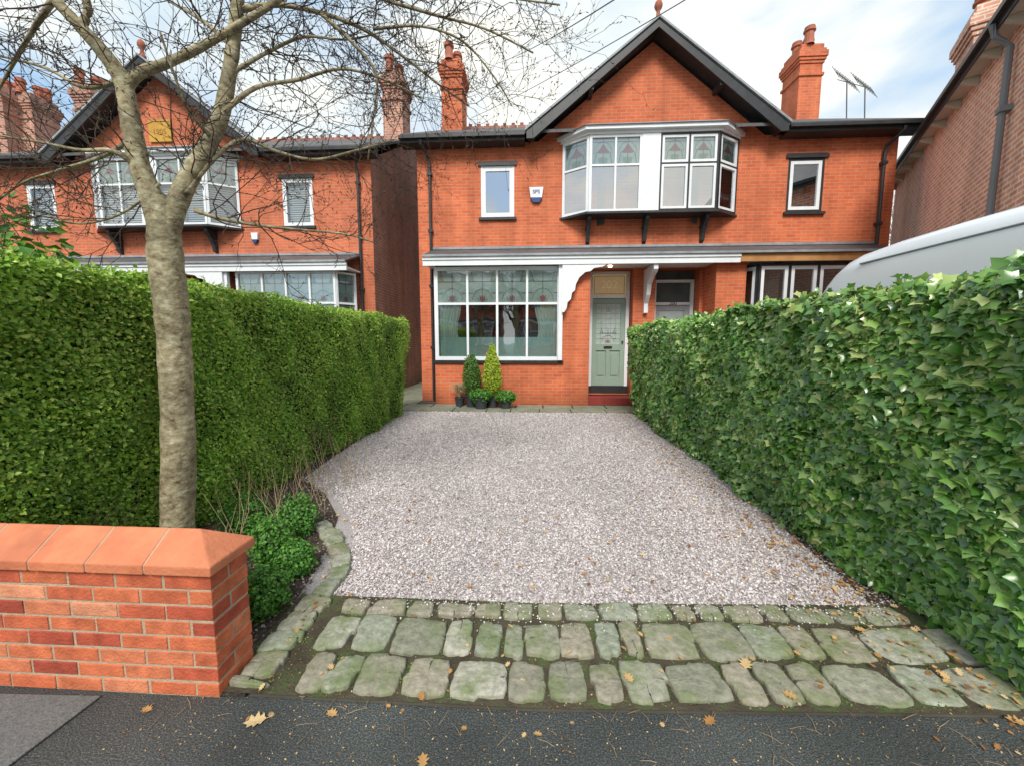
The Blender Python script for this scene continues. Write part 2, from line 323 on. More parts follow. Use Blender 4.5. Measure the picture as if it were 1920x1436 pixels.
def wallsheet(mb,x0,x1,z0,z1,Y,holes,m=0):
    xs=sorted({x0,x1,*[h[0] for h in holes],*[h[1] for h in holes]}); zs=sorted({z0,z1,*[h[2] for h in holes],*[h[3] for h in holes]})
    for i in range(len(xs)-1):
        for j in range(len(zs)-1):
            a,b,c,d=xs[i],xs[i+1],zs[j],zs[j+1]; mx,mz=(a+b)/2,(c+d)/2
            if any(h[0]<mx<h[1] and h[2]<mz<h[3] for h in holes): continue
            mb.face([(a,Y,c),(b,Y,c),(b,Y,d),(a,Y,d)],m)
    for h in holes:
        a,b,c,d,dep=h; Y2=Y+dep
        mb.face([(a,Y,c),(a,Y,d),(a,Y2,d),(a,Y2,c)],m); mb.face([(b,Y,d),(b,Y,c),(b,Y2,c),(b,Y2,d)],m)
        mb.face([(a,Y,d),(b,Y,d),(b,Y2,d),(a,Y2,d)],m); mb.face([(b,Y,c),(a,Y,c),(a,Y2,c),(b,Y2,c)],m)
def text_mesh(txt,size,name,mat,par,place,m=0,off=.015):
    cu=bpy.data.curves.new('t','FONT'); cu.body=txt; cu.size=size; cu.align_x='CENTER'; cu.align_y='CENTER'; cu.extrude=.002; cu.offset=size*off
    ob=bpy.data.objects.new('t',cu); C.objects.link(ob); dg=bpy.context.evaluated_depsgraph_get(); me=bpy.data.meshes.new_from_object(ob.evaluated_get(dg))
    bpy.data.objects.remove(ob); mb=MB()
    mb.v=[place(v.co.x,v.co.y,v.co.z) for v in me.vertices]; mb.f=[tuple(p.vertices) for p in me.polygons]; mb.mi=[0]*len(mb.f); mb.r=[.5]*len(mb.v)
    return mb.build(name,mat,par)
def chimney(par,x,y,zb,zt,wx,wy,mat,pots=3):
    mb=MB(); hz=zt-.5
    mb.box(x-wx/2,x+wx/2,y-wy/2,y+wy/2,zb,hz-.55)
    mb.box(x-wx/2-.04,x+wx/2+.04,y-wy/2-.04,y+wy/2+.04,hz-.9,hz-.82)
    for k,(e,h) in enumerate(((.03,.08),(.06,.08),(.09,.16),(.05,.08),(.0,.15))):
        z=hz-.55+[0,.08,.16,.32,.40][k]; mb.box(x-wx/2-e,x+wx/2+e,y-wy/2-e,y+wy/2+e,z,z+h)
    c=mb.build('chimney',mat,par)
    for k in range(pots):
        p=MB(); yy=y+(k-(pots-1)/2)*wy*.42; hh=[.5,.42,.55][k%3]
        p.lathe((x+[-.08,.12,0][k%3],yy,hz),[(.15,0),(.13,.06),(.12,hh*.7),(.16,hh*.75),(.16,hh*.85),(.13,hh*.88),(.14,hh),(.09,hh),(.09,hh-.2)],12)
        p.build('chimney_pot',TERRA,c,smooth=False)
    return c
def door(par,x0,x1,Y,z0,zt,z1,dm,num,tm,style):
    q=lambda s,z,d:(s,Y-d,z); f=MB()
    for a,b,c,d in ((x0,x0+.09,z0,z1),(x1-.09,x1,z0,z1),(x0+.09,x1-.09,z1-.07,z1),(x0+.09,x1-.09,zt,zt+.07)): f.fbox(q,a,b,c,d,-.06,.06)
    fr=f.build('door_frame',WHITE,par)
    t=MB(); t.face([q(x0+.09,zt+.07,0),q(x1-.09,zt+.07,0),q(x1-.09,z1-.07,0),q(x0+.09,z1-.07,0)],0)
    if tm is GOLD:
        xa,xb,za,zb=x0+.13,x1-.13,zt+.11,z1-.11
        for a,b,c,d in ((xa,xb,za,za+.012),(xa,xb,zb-.012,zb),(xa,xa+.012,za,zb),(xb-.012,xb,za,zb),(x0+.09,xa,(za+zb)/2-.005,(za+zb)/2+.005),(xb,x1-.09,(za+zb)/2-.005,(za+zb)/2+.005)): t.face([q(a,c,.003),q(b,c,.003),q(b,d,.003),q(a,d,.003)],1)
    t.build('fanlight',[tm,LEAD],fr)
    a,b=x0+.09,x1-.09; w=b-a; h=zt-z0
    d=MB(); d.fbox(q,a,b,z0,z0+.22,-.03,.01); d.fbox(q,a,b,zt-.14,zt,-.03,.01); d.fbox(q,a,a+.12,z0+.22,zt-.14,-.03,.01); d.fbox(q,b-.12,b,z0+.22,zt-.14,-.03,.01)
    zl=z0+h*.44; d.fbox(q,a+.12,b-.12,zl-.08,zl+.10,-.03,.01); c=(a+b)/2; d.fbox(q,c-.045,c+.045,z0+.22,zl-.08,-.03,.01)
    for s0,s1 in ((a+.12,c-.045),(c+.045,b-.12)):
        d.fbox(q,s0,s1,z0+.22,zl-.08,-.03,-.02); d.fbox(q,s0+.045,s1-.045,z0+.28,zl-.14,-.02,.002)
    dd=d.build('door',dm,par,bevel=.006)
    g=MB(); g.face([q(a+.12,zl+.10,-.020),q(b-.12,zl+.10,-.020),q(b-.12,zt-.14,-.020),q(a+.12,zt-.14,-.020)],3)
    s0,s1,zz0,zz1=a+.12,b-.12,zl+.10,zt-.14
    if style=='green':
        motif(g,q,s0+.10,s1-.10,zz0+.02,zz0+.40*(zz1-zz0),'tulip',-.014)
        for k in range(1,8): g.face([q(s0,zz0+(zz1-zz0)*k/8,-.017),q(s1,zz0+(zz1-zz0)*k/8,-.017),q(s1,zz0+(zz1-zz0)*k/8+.005,-.017),q(s0,zz0+(zz1-zz0)*k/8+.005,-.017)],2)
        for k in range(1,5): g.face([q(s0+(s1-s0)*k/5,zz0,-.018),q(s0+(s1-s0)*k/5+.005,zz0,-.018),q(s0+(s1-s0)*k/5+.005,zz1,-.018),q(s0+(s1-s0)*k/5,zz1,-.018)],2)
        g.face([q((s0+s1)/2-.06,zz0+.80*(zz1-zz0),-.013),q((s0+s1)/2+.06,zz0+.80*(zz1-zz0),-.013),q((s0+s1)/2,zz0+.94*(zz1-zz0),-.013)],1)
    g.build('stained_glass',[PINKG,GREENG,LEAD,PALEG],dd)
    l=MB(); l.fbox(q,c-.11,c+.11,zl-.02,zl+.04,.01,.03); l.build('letterbox',BRASS,dd)
    k=MB(); k.fbox(q,b-.08,b-.04,zl+.12,zl+.18,.01,.05); k.build('door_knob',BRASS,dd)
    if num:
        sz=.30 if style=='green' else .13
        zc=(zt+.07+z1-.07)/2 if style=='green' else zt+.035
        dy=.01 if style=='green' else .066
        text_mesh(num,sz,'house_number',mk('glowing_number_gilt',[(.85,.72,.38)],.3,var=0,emis=.08) if style=='green' else BRASS,fr,lambda x,y,z:((x0+x1)/2+x,Y-dy-z,zc+y),off=.01)  # gilt figures carry a slight added glow to stand out
def house(cx,Yw,st,name,label,group=None):
    R=root(name,label,'house',(cx,Yw,0),group); W=5.85; X=lambda r:cx+r; zE=6.58
    FM=st['brick']; main=st['main']
    holes=[(X(-4.2),X(-3.35),4.74,6.02,.12),(X(3.35),X(4.2),4.74,6.02,.12),(X(-1.38),X(-.28),.2,3.45,.42),(X(.28),X(1.38),.2,3.45,.42),(X(-5.1),X(-2.3),1.1,3.4,.05),(X(2.5),X(5.1),1.1,3.4,.05)]
    mb=MB(); wallsheet(mb,X(-W),X(W),0,zE,Yw,holes)
    mb.face([(X(-2.75),Yw,zE),(X(2.75),Yw,zE),(X(0),Yw,8.78)])
    mb.build('wall',FM,R)
    for s in(-1,1):
        sw=MB(); sw.face([(X(s*W),Yw+.0,0),(X(s*W),Yw+8.2,0),(X(s*W),Yw+8.2,6.5),(X(s*W),Yw+4.1,8.85),(X(s*W),Yw,6.5)]); sw.build('side_wall',st['side'],R)
    bw=MB(); bw.face([(X(-W),Yw+8.2,0),(X(W),Yw+8.2,0),(X(W),Yw+8.2,6.5),(X(-W),Yw+8.2,6.5)]); bw.build('wall',st['side'],R)
    rf=MB(); t=.07; ya,yr,yb=Yw-.38,Yw+4.1,Yw+8.6; ze,zr=6.60,8.93; xo=W+.3
    prof=[(ya,ze),(yr,zr),(yb,ze),(yb,ze+t),(yr,zr+t),(ya,ze+t)]
    rf.prism([(X(-xo),y,z) for y,z in prof],[(X(xo),y,z) for y,z in prof])
    g=2.98; yg=Yw-.42; pr=[(-g,6.58),(0,8.88),(g,6.58),(g,6.68),(0,8.98),(-g,6.68)]
    rf.prism([(X(a),yg,z) for a,z in pr],[(X(a),yr,z) for a,z in pr])
    roof=rf.build('roof',SLATE,R)
    rt=MB()
    for k in range(int(2*xo/.3)):
        x=X(-xo)+.3*k; rt.prism([(x+.01,yr-.14,zr+.0),(x+.01,yr,zr+.16),(x+.01,yr+.14,zr+.0)],[(x+.29,yr-.14,zr+.0),(x+.29,yr,zr+.16),(x+.29,yr+.14,zr+.0)])
        rt.box(x+.09,x+.21,yr-.015,yr+.015,zr+.14,zr+.23)
    rt.build('ridge_tiles',RIDGE,roof)
    fn=MB(); fn.lathe((X(0),yg+.06,8.96),[(.07,0),(.09,.06),(.05,.1),(.04,.22),(.07,.26),(.095,.33),(.07,.41),(.02,.46),(.0,.47)],12); fn.build('finial',TERRA,roof,smooth=True)
    for s in(-1,1):
        b=MB(); q0=[(0,8.94),(s*(g+.05),6.60),(s*(g+.05),6.44),(s*(g-.12),6.44),(0,8.775)]
        b.prism([(X(a),yg-.05,z) for a,z in q0],[(X(a),yg+.0,z) for a,z in q0])
        b.build('bargeboard',BLACK,R)
        b=MB(); vv=[(0,9.01),(s*(g+.09),6.66),(s*(g+.09),6.60),(0,8.96)]
        b.prism([(X(a),yg-.09,z) for a,z in vv],[(X(a),yg-.004,z) for a,z in vv]); b.build('verge_tiles',GREYLEAD,roof)
        so=MB(); so.prism([(X(a),yg,z) for a,z in [(0,8.86),(s*g,6.56),(s*g,6.52),(0,8.82)]],[(X(a),Yw-.003,z) for a,z in [(0,8.86),(s*g,6.56),(s*g,6.52),(0,8.82)]]); so.build('soffit',BLACK,R)
        for rr in (1.5,):
            zc=8.82-rr*(2.3/2.98); pl=MB(); pl.box(X(s*rr)-.05,X(s*rr)+.05,yg,Yw-.004,zc-.15,zc-.01); pl.build('purlin_end',BLACK,R)
        gt=MB(); x0,x1=sorted((X(s*(g+.1)),X(s*(xo+.02))))
        gt.box(x0,x1,ya-.09,ya+.0,6.53,6.60); gt.box(x0,x1,ya,ya+.03,6.46,6.60); gt.box(x0,x1,ya+.03,Yw-.003,6.46,6.49)
        gt.build('gutter',BLACK,R)
        xd=X(s*(W-.22)); dp=MB(); dp.tube([(xd+.0*s,ya-.04,6.5),(xd,ya-.02,6.42),(xd-.12*s,Yw-.10,6.2),(xd-.12*s,Yw-.07,6.05),(xd-.12*s,Yw-.07,.05)],.038,8)
        for z in (5.8,4.4,3.0,1.4): dp.box(xd-.12*s-.06,xd-.12*s+.06,Yw-.12,Yw-.003,z,z+.07)
        dp.build('downpipe',BLACK,R,smooth=False)
        chimney(R,X(s*5.5),Yw+3.3,6.4,11.0,.66,.85,st['chim'],3)
        a,b=sorted((X(s*3.35),X(s*4.2)))
        if main:
            fm2=WHITE if s<0 else BLACK
            window(R,(a,Yw+.03),(b,Yw+.03),4.76,6.02,[0,1],[0,1],fm2,WHITE,fw=.04 if s<0 else .055,sw=.08,glass=GLASSR,inner='dark')
        else:
            window(R,(a,Yw+.03),(b,Yw+.03),4.76,6.02,[0,1],[0,1],WHITE,WHITE,fw=.05,sw=.05,inner='blind')
        tr=MB()
        tr.box(a-.07,b+.07,Yw-.045,Yw+.03,6.02,6.10); tr.box(a-.05,b+.05,Yw-.02,Yw+.03,6.10,6.13)
        tr.build('lintel',BLACK,R); sl=MB(); sl.box(a-.06,b+.06,Yw-.07,Yw+.03,4.69,4.755); sl.build('sill',BLACK,R)
    yo=Yw-.42; z0,z1=4.72,6.48
    pts=[(X(-2.12),Yw-.02),(X(-1.52),yo),(X(1.50),yo),(X(2.12),Yw-.02)]
    mo='bell'; il='dark' if main else 'blind'; LF=(WHITE,None); RF=(BLACK,WHITE) if main else (WHITE,None)
    kw=dict(rows=[0,.62,1],mot=mo,inner=il,glass=GLASSR if main else GLASS,sw=.055)
    fr_=.045 if main else .06
    window(R,pts[0],pts[1],z0,z1,[0,1],fm=LF[0],sash=LF[1],name='oriel_window',fw=.06,**kw)
    window(R,pts[1],(X(-.28),yo),z0,z1,[0,.5,1],fm=LF[0],sash=LF[1],name='oriel_window',fw=.06,**kw)
    window(R,(X(.14),yo),pts[2],z0,z1,[0,.5,1],fm=RF[0],sash=RF[1],name='oriel_window',fw=fr_,mw=.045,**kw)
    window(R,pts[2],pts[3],z0,z1,[0,1],fm=RF[0],sash=RF[1],name='oriel_window',fw=fr_,mw=.045,**kw)
    pn=MB(); pn.box(X(-.28),X(.14),yo-.045,yo+.06,z0,z1); pn.build('party_panel',WHITE,R)
    def plan(e,z): return [(X(-2.12-e),Yw-.002,z),(X(-1.52-e*.7),yo-e,z),(X(1.50+e*.7),yo-e,z),(X(2.12+e),Yw-.002,z)]
    bs=MB(); bs.prism(plan(.08,4.665),plan(.08,4.715)); bs.build('oriel_base',BLACK,R)
    cn=MB(); cn.prism(plan(.06,6.485),plan(.06,6.55)); cn.prism(plan(.16,6.551),plan(.16,6.63)); cn.build('oriel_cornice',WHITE,R)
    cl=MB(); cl.prism(plan(.20,6.631),plan(.02,6.74)); cl.build('oriel_roof',GREYLEAD,R)
    for r_ in (-1.48,-.07,1.35):
        bk=MB(); pr=[(Yw-.002,4.66),(yo+.06,4.66),(yo+.06,4.58),(Yw-.24,4.44),(Yw-.14,4.26),(Yw-.10,4.10),(Yw-.002,4.06)]
        bk.prism([(X(r_)-.045,y,z) for y,z in pr],[(X(r_)+.045,y,z) for y,z in pr]); bk.box(X(r_)-.065,X(r_)+.065,Yw-.12,Yw-.003,4.40,4.46); bk.build('bracket',BLACK,R)
    yf=Yw-.9; lr=MB(); x0,x1=X(-5.5),X(5.5)
    pr=[(Yw-.001,3.92),(yf-.06,3.60),(yf-.06,3.64),(Yw-.001,3.97)]
    lr.prism([(x0,y,z) for y,z in pr],[(x1,y,z) for y,z in pr]); lt=lr.build('porch_roof',SLATE,R)
    fl=MB(); fl.box(x0-.02,x1+.02,Yw-.05,Yw-.002,3.97,4.03); fl.box(x0,x1,yf-.09,yf-.061,3.60,3.65); fl.build('flashing',GREYLEAD,lt)
    xs_=X(1.9) if main else x1
    fa=MB(); fa.box(x0,xs_,yf-.02,yf+.03,3.40,3.595); fa.box(x0,xs_,yf-.05,yf-.021,3.53,3.597); fa.build('fascia',WHITE,R)
    if main:
        fb=MB(); fb.box(xs_+.003,x1,yf-.02,yf+.03,3.42,3.595); fb.build('fascia',WOOD,R,label='bare timber fascia board')
    sf=MB(); sf.box(x0,x1,yf+.031,Yw-.003,3.46,3.50); sf.build('porch_ceiling',WHITE,R)
    ybf=Yw-.7
    b1=MB(); b1.box(X(-5.3),X(-2.162),ybf,Yw-.003,0,1.06); b1.build('bay_base',FM,R)
    s1=MB(); s1.box(X(-5.36),X(-2.10),ybf-.06,Yw-.004,1.063,1.13); s1.build('bay_sill',BLACK,R)
    for s in(-1,1):
        a,b=sorted((X(s*2.16),X(s*1.47))); pr=MB(); pr.box(a,b,ybf+.002,Yw-.004,0,3.455); pr.build('pier',FM,R)
    bw_=window(R,(X(-5.3),ybf+.06),(X(-2.17),ybf+.06),1.13,3.41,[0,.25,.5,.75,1],[0,.62,1],WHITE,fw=.09,mw=.055,mot='tulip',inner=None if main else 'blind',name='bay_window',glass=glassmat('bay_glass',.26) if main else GLASS)
    if main:
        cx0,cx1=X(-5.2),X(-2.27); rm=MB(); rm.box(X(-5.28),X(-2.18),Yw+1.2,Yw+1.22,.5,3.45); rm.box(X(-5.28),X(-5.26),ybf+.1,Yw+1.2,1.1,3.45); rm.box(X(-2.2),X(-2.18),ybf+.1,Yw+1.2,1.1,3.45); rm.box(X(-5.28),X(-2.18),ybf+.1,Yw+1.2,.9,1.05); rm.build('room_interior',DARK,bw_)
        for (xa,xb,sg) in ((cx0,cx0+.56,1),(cx1-.56,cx1,-1)):
            cu=MB(); n=28; m_=10
            def cp_(f,g_):
                z=1.14+(3.38-1.14)*g_; wd=(1-.22*math.exp(-((g_-.34)/.16)**2)); ff=f*wd if sg>0 else 1-(1-f)*wd
                return (xa+(xb-xa)*ff, ybf+.14+.025*math.sin(f*40), z)
            for k in range(n):
                for j in range(m_): cu.face([cp_(k/n,j/m_),cp_((k+1)/n,j/m_),cp_((k+1)/n,(j+1)/m_),cp_(k/n,(j+1)/m_)])
            cu.build('curtain',CURT,bw_)
        L_=X(-2.26)-X(-5.21)
        for k in range(4):
            fi=MB(); a=X(-5.21)+L_*k/4+.035; fi.face([(a,ybf+.085,1.22),(a+L_/4-.07,ybf+.085,1.22),(a+L_/4-.07,ybf+.085,1.70),(a,ybf+.085,1.70)])
            fi.build('frosted_film',FILM,bw_)
    p2=[(X(2.17),Yw-.30),(X(2.42),ybf-.02),(X(5.1),ybf-.02),(X(5.42),Yw-.25)]
    b2=MB(); b2.prism([(a,b,0) for a,b in p2]+[(X(5.42),Yw-.003,0),(X(2.17),Yw-.003,0)],[(a,b,1.06) for a,b in p2]+[(X(5.42),Yw-.003,1.06),(X(2.17),Yw-.003,1.06)]); b2.build('bay_base',FM,R)
    fm,sa=(BLACK,WHITE) if main else (WHITE,None)
    for A,B,c in ((p2[0],p2[1],[0,1]),(p2[1],p2[2],[0,.25,.5,.75,1]),(p2[2],p2[3],[0,1])):
        window(R,A,B,1.07,3.39 if main else 3.41,c,[0,.66,1] if not main else [0,1],fm,sa,fw=.05,mw=.07 if main else .05,sw=.075,mot=None if main else 'tulip',inner='dark' if main else 'blind',name='bay_window')
    sp=[(-2.16,3.398),(-1.12,3.398),(-1.22,3.34),(-1.42,3.31),(-1.50,3.24),(-1.62,3.22),(-1.76,3.10),(-1.84,2.94),(-1.86,2.80),(-1.93,2.74),(-1.95,2.60),(-2.03,2.52),(-2.05,2.38),(-2.10,2.30),(-2.16,2.28)]
    for s in ((-1,) if main else (-1,1)):
        k=MB(); k.prism([(X(-s*a) if s>0 else X(a),yf+.0,z) for a,z in sp],[(X(-s*a) if s>0 else X(a),yf+.05,z) for a,z in sp]); k.build('spandrel',WHITE,R)
        k=MB(); k.box(X(s*2.19)-.05,X(s*2.19)+.05,yf+.06,yf+.16,1.14,3.40); k.build('post',WHITE,R)
    k=MB(); pr=[(yf+.03,3.40),(Yw-.003,3.40),(Yw-.003,2.30),(Yw-.12,2.32),(Yw-.12,2.55),(Yw-.3,2.75),(Yw-.38,3.0),(Yw-.6,3.15),(Yw-.8,3.22),(yf+.03,3.28)]
    k.prism([(X(.02)-.05,y,z) for y,z in pr],[(X(.02)+.05,y,z) for y,z in pr]); k.build('party_bracket',WHITE,R)
    k=MB(); k.box(X(-1.465),X(1.465),Yw-.45,Yw-.004,0,.18); k.build('step',REDSTEP,R)
    k=MB(); k.box(X(-1.38),X(1.38),Yw+.0,Yw+.5,.02,.198); k.build('porch_floor',FLAG,R)
    for a,b in ((-1.375,-.285),(.285,1.375)):
        k=MB(); k.box(X(a),X(b),Yw+.28,Yw+.33,.2,.40); k.build('threshold',BLACK,R)
    yd=Yw+.36
    door(R,X(-1.36),X(-.30),yd,.40,2.74,3.43,SAGE,'202' if main else None,GOLD if main else PALEG,'green')
    door(R,X(.30),X(1.36),yd,.40,2.55,3.2,mk('grey_door',[(.42,.44,.45)],.5) if main else SAGE,'200' if main else None,DARK,'other')
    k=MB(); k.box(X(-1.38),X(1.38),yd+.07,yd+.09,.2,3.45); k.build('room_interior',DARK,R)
    k=MB(); k.lathe((X(-.95),Yw-.35,3.42),[(0,0),(.05,0),(.05,.035)],12); k.build('porch_lamp',LAMP,R)
    return R
MAIN=house(2.8,10.5,dict(brick=BR_MAIN,side=BR_SIDE,chim=BR_MAIN,main=True),'semi_detached_house','red brick semi-detached house with sage green door facing the gravel drive')
LEFT=house(-10.3,10.95,dict(brick=BR_LEFT,side=BR_SIDE,chim=BR_SIDE,main=False),'semi_detached_house','red brick house behind the left hedge with yellow plaque in its gable')
OPP=copy_tree(LEFT); OPP.location=(4.0,-20.5,0); OPP.rotation_euler=(0,0,math.pi); OPP['label']='brick house across the street, seen only as a reflection'
OPP2=copy_tree(LEFT); OPP2.location=(-9.6,-20.5,0); OPP2.rotation_euler=(0,0,math.pi); OPP2['label']='further brick house across the street, left of the one opposite the drive'
p0=P(992,353,10.5); p1=P(1019,381,10.5)
def alarm(par,cx,cz,w,h,Y,txt):
    a=MB(); pr=[(-w/2,h/2),(w/2,h/2),(w*.40,-h*.20),(w*.2,-h/2),(-w*.2,-h/2),(-w*.40,-h*.20)]
    a.prism([(cx+x,Y-.07,cz+z) for x,z in pr],[(cx+x,Y-.003,cz+z) for x,z in pr]); o=a.build('alarm_box',WHITE,par,bevel=.008)
    b=MB(); pr=[(-w*.42,-h*.20),(w*.42,-h*.20),(w*.21,-h*.53),(-w*.21,-h*.53)]
    b.prism([(cx+x,Y-.076,cz+z) for x,z in pr],[(cx+x,Y-.004,cz+z) for x,z in pr]); b.build('alarm_light',BLUE,o)
    if txt: text_mesh(txt,h*.36,'alarm_lettering',BLUE,o,lambda x,y,z:(cx+x,Y-.073-z,cz+h*.17+y))
alarm(MAIN,(p0.x+p1.x)/2,(p0.z+p1.z)/2,.36,.36,10.5,'SPS')
p=P(480,447,10.95); alarm(LEFT,p.x,p.z,.2,.26,10.95,None)
F3=copy_tree(LEFT); F3.location=(-24.0,11.3,0); F3['label']='brick house at the far left edge, only its chimneys and roof showing'
k=MB(); k.box(-10.3-.32,-10.3+.32,10.95-.05,10.95-.003,7.05,7.62); pq=k.build('date_plaque',YEL,LEFT)
text_mesh('1905',.2,'plaque_date',mk('plaque_relief',[(.35,.17,.03)],.6),pq,lambda x,y,z:(-10.3+x,10.95-.053-z,7.3+y))
k=MB()
for (u,v0,v1) in ((1592,212,150),(1626,214,160)):
    b0=P(u,v0,13.6); b1=P(u-4,v1,13.6); k.tube([b0-Vector((0,0,1.0)),b1],.018,6)
    k.tube([b1+Vector((-.55,-.3,.05)),b1+Vector((.5,.3,-.05))],.012,5)
    for i in range(9):
        c=b1+Vector((-.55,-.3,.05)).lerp(Vector((.5,.3,-.05)),i/8); k.tube([c+Vector((-.05,.1,.22)),c+Vector((.05,-.1,-.22))],.008,4)
k.tube([P(1570,150,13.6),P(1625,165,13.6)],.012,4)
k.build('tv_aerial',LEAD,MAIN)
ch3=root('chimney_stack','broad brick chimney with clay pots at the far left of the rooftops','chimney',(-19.2,14.6,0))
chimney(ch3,-19.2,14.2,5,11.0,1.1,1.0,BR_SIDE,3)
# right neighbour house: its long wall runs back at an angle
A_=Vector((6.25,5.25,0)); ang=math.atan2(5.8,3.4)
RH=root('corner_house','brown brick house at the right edge, beyond the white van','house',A_); RH.rotation_euler=(0,0,ang); ORG[RH.name]=Vector((0,0,0))
Lw=8.45
def rb(name,mat,*bx,bevel=0):
    k=MB()
    for b in bx: k.box(*b)
    return k.build(name,mat,RH,bevel=bevel)
rb('wall',BR_RIGHT,(0,Lw,-7,0.12,0,6.12))
k=MB(); pr=[(.36,6.15),(-3.5,8.9),(-7.4,6.15),(-7.4,6.27),(-3.5,9.02),(.36,6.27)]
k.prism([(-.3,y,z) for y,z in pr],[(Lw+.35,y,z) for y,z in pr]); rr_=k.build('roof',SLATE,RH)
rb('gutter',BLACK,(-.3,Lw+.37,.363,.43,6.16,6.24),(-.3,Lw+.3,.335,.358,6.06,6.2))
rb('soffit',CREAM,(-.3,Lw+.3,.123,.334,6.09,6.12))
for i in range(11):
    x=.3+i*.8; k=MB(); pr=[(.123,5.93),(.123,6.085),(.33,6.085),(.33,6.03)]
    k.prism([(x,y,z) for y,z in pr],[(x+.07,y,z) for y,z in pr]); k.build('rafter_end',CREAM,RH)
k=MB(); xd=1.35; k.tube([(xd,.40,6.15),(xd,.36,5.98),(xd,.20,5.8),(xd,.20,0)],.042,8)
for z in (1.5,3.2,4.9): k.box(xd-.08,xd+.08,.123,.25,z,z+.08)
k.build('downpipe',mk('grey_pipe',[(.20,.21,.22)],.5),RH)
pc=P(1866,60,9.0); v=(pc-A_); lx=v.x*math.cos(ang)+v.y*math.sin(ang); ly=-v.x*math.sin(ang)+v.y*math.cos(ang)
chimney(RH,lx,ly,6.2,pc.z+.85,.95,.8,BR_RIGHT,2)
# ---------------------------------------------------------------- ground
def sheet(name,poly,z,mat,lab=None):
    m=MB(); m.face([(x,y,z) for x,y in poly]); o=m.build(name,mat); struct(o,lab); return o
def sh(x): return .045*max(0,x)
sheet('ground',[(-300,-300),(300,-300),(300,300),(-300,300)],-.012,GROUND)
sheet('road',[(-60,-9),(60,-9),(60,-1.6),(-60,-1.6)],-.006,TARM)
k=MB(); pl=[(-60,-1.6),(60,-1.6),(60,1.66),(2.3,1.66),(0,1.56),(-60,1.56)]; k.prism([(x,y,0) for x,y in pl],[(x,y,-.1) for x,y in pl]); o=k.build('pavement',TARM); struct(o)
sheet('paved_path',[(-4.65,8.8),(2.6,8.8),(2.6,10.1),(-4.65,10.1)],-.002,SOILM)
sheet('gravel_bed',[(-3.1,2.1),(2.6,2.1),(2.6,8.85),(-3.1,8.85)],.002,GRAVB)
sheet('alley_path',[(-4.68,9.9),(-3.06,9.9),(-3.06,19),(-4.68,19)],.004,FLAG)
sheet('garden_soil',[(-4.5,1.55),(-1.30,1.55),(-1.38,1.85),(-1.45,2.1),(-1.52,2.5),(-1.62,2.9),(-1.78,3.35),(-2.2,3.9),(-2.7,4.3),(-3.1,9.0),(-4.5,9.0)],.010,SOIL)
sheet('hedge_soil',[(2.0,1.7),(4,1.7),(4,9),(2.35,9),(2.2,4)],.010,SOIL)
sheet('apron_bed',[(-1.46,1.562),(0,1.562),(2.3,1.662),(2.3,2.37),(0,2.26),(-1.46,2.26)],.016,SOILM)
pl=[G(0,1303),G(190,1307),G(20,1436),G(0,1460),G(-200,1400)]
k=MB(); k.prism([(p.x,p.y,.012) for p in pl],[(p.x,p.y,.002) for p in pl]); struct(k.build('concrete_slab',SLABC,bevel=.004))
def stone(mb,c,hx,hy,h,ang=0,n=28,z0=0.0):
    pw=random.uniform(4.5,9); mb.cr=random.random(); rings=[]
    ca,sa=math.cos(ang),math.sin(ang); jt=[1+random.uniform(-.028,.028) for _ in range(n)]; tilt=(random.uniform(-.03,.03),random.uniform(-.04,.04))
    cor=[(random.uniform(-.012,.012),random.uniform(-.010,.010)) for _ in range(4)]
    for (f,z) in ((1.0,-.01),(1.0,h*.5),(.975,h*.8),(.91,h*.97),(.72,h*1.04),(.45,h*1.08),(.2,h*1.05)):
        pts=[]
        for k in range(n):
            a=2*math.pi*(k+.5)/n; a+= -.15*math.sin(4*a); co,si=math.cos(a),math.sin(a); r=(abs(co)**pw+abs(si)**pw)**(-1/pw)
            q=(0 if co>0 else 1)+(0 if si>0 else 2)
            x=r*co*hx*f*(jt[k] if f>.5 else 1)+cor[q][0]*f; y=r*si*hy*f*(jt[k] if f>.5 else 1)+cor[q][1]*f
            pts.append((c[0]+x*ca-y*sa,c[1]+x*sa+y*ca,z0+z+x*tilt[0]*2+y*tilt[1]*2+(random.uniform(-.003,.003) if f<.98 else 0)))
        rings.append(mb.add(pts))
    for i in range(len(rings)-1):
        for k in range(n):
            l=(k+1)%n; mb.f.append((rings[i]+k,rings[i]+l,rings[i+1]+l,rings[i+1]+k)); mb.mi.append(0)
    mb.f.append(tuple(rings[-1]+k for k in range(n))); mb.mi.append(0)
ap=MB()
for (ya,yb,xa,xb,wl,wh) in ((2.095,2.23,-1.14,2.1,.12,.23),(1.823,2.072,-1.15,2.12,.10,.27),(1.578,1.80,-1.10,2.15,.12,.26)):
    x=xa
    while x<xb:
        w=random.uniform(wl,wh)
        if x>1.35: w*=1.35
        yy0=ya+random.uniform(0,.012); yy1=yb-random.uniform(0,.018); xc=x+w/2
        stone(ap,(xc,(yy0+yy1)/2+sh(xc)+.006*math.sin(xc*2)),w/2-.002,(yy1-yy0)/2,.026 if x<1.35 else .017,random.uniform(-.04,.04)+(.045 if x>0 else 0),28,.014)
        x+=w+.012
struct(ap.build('stone_apron',STONE,smooth=True),'apron of worn sandstone setts in three rows at the drive entrance')
ed=MB(); pe=[(600,985),(625,1012),(640,1040),(640,1068),(626,1096),(600,1126),(572,1156),(544,1190),(514,1228),(480,1275),(458,1300)]
pe=[G(u,v) for u,v in pe]; fine=[]
for a,b in zip(pe[:-1],pe[1:]):
    for i in range(20): fine.append(a.lerp(b,i/20))
i=0
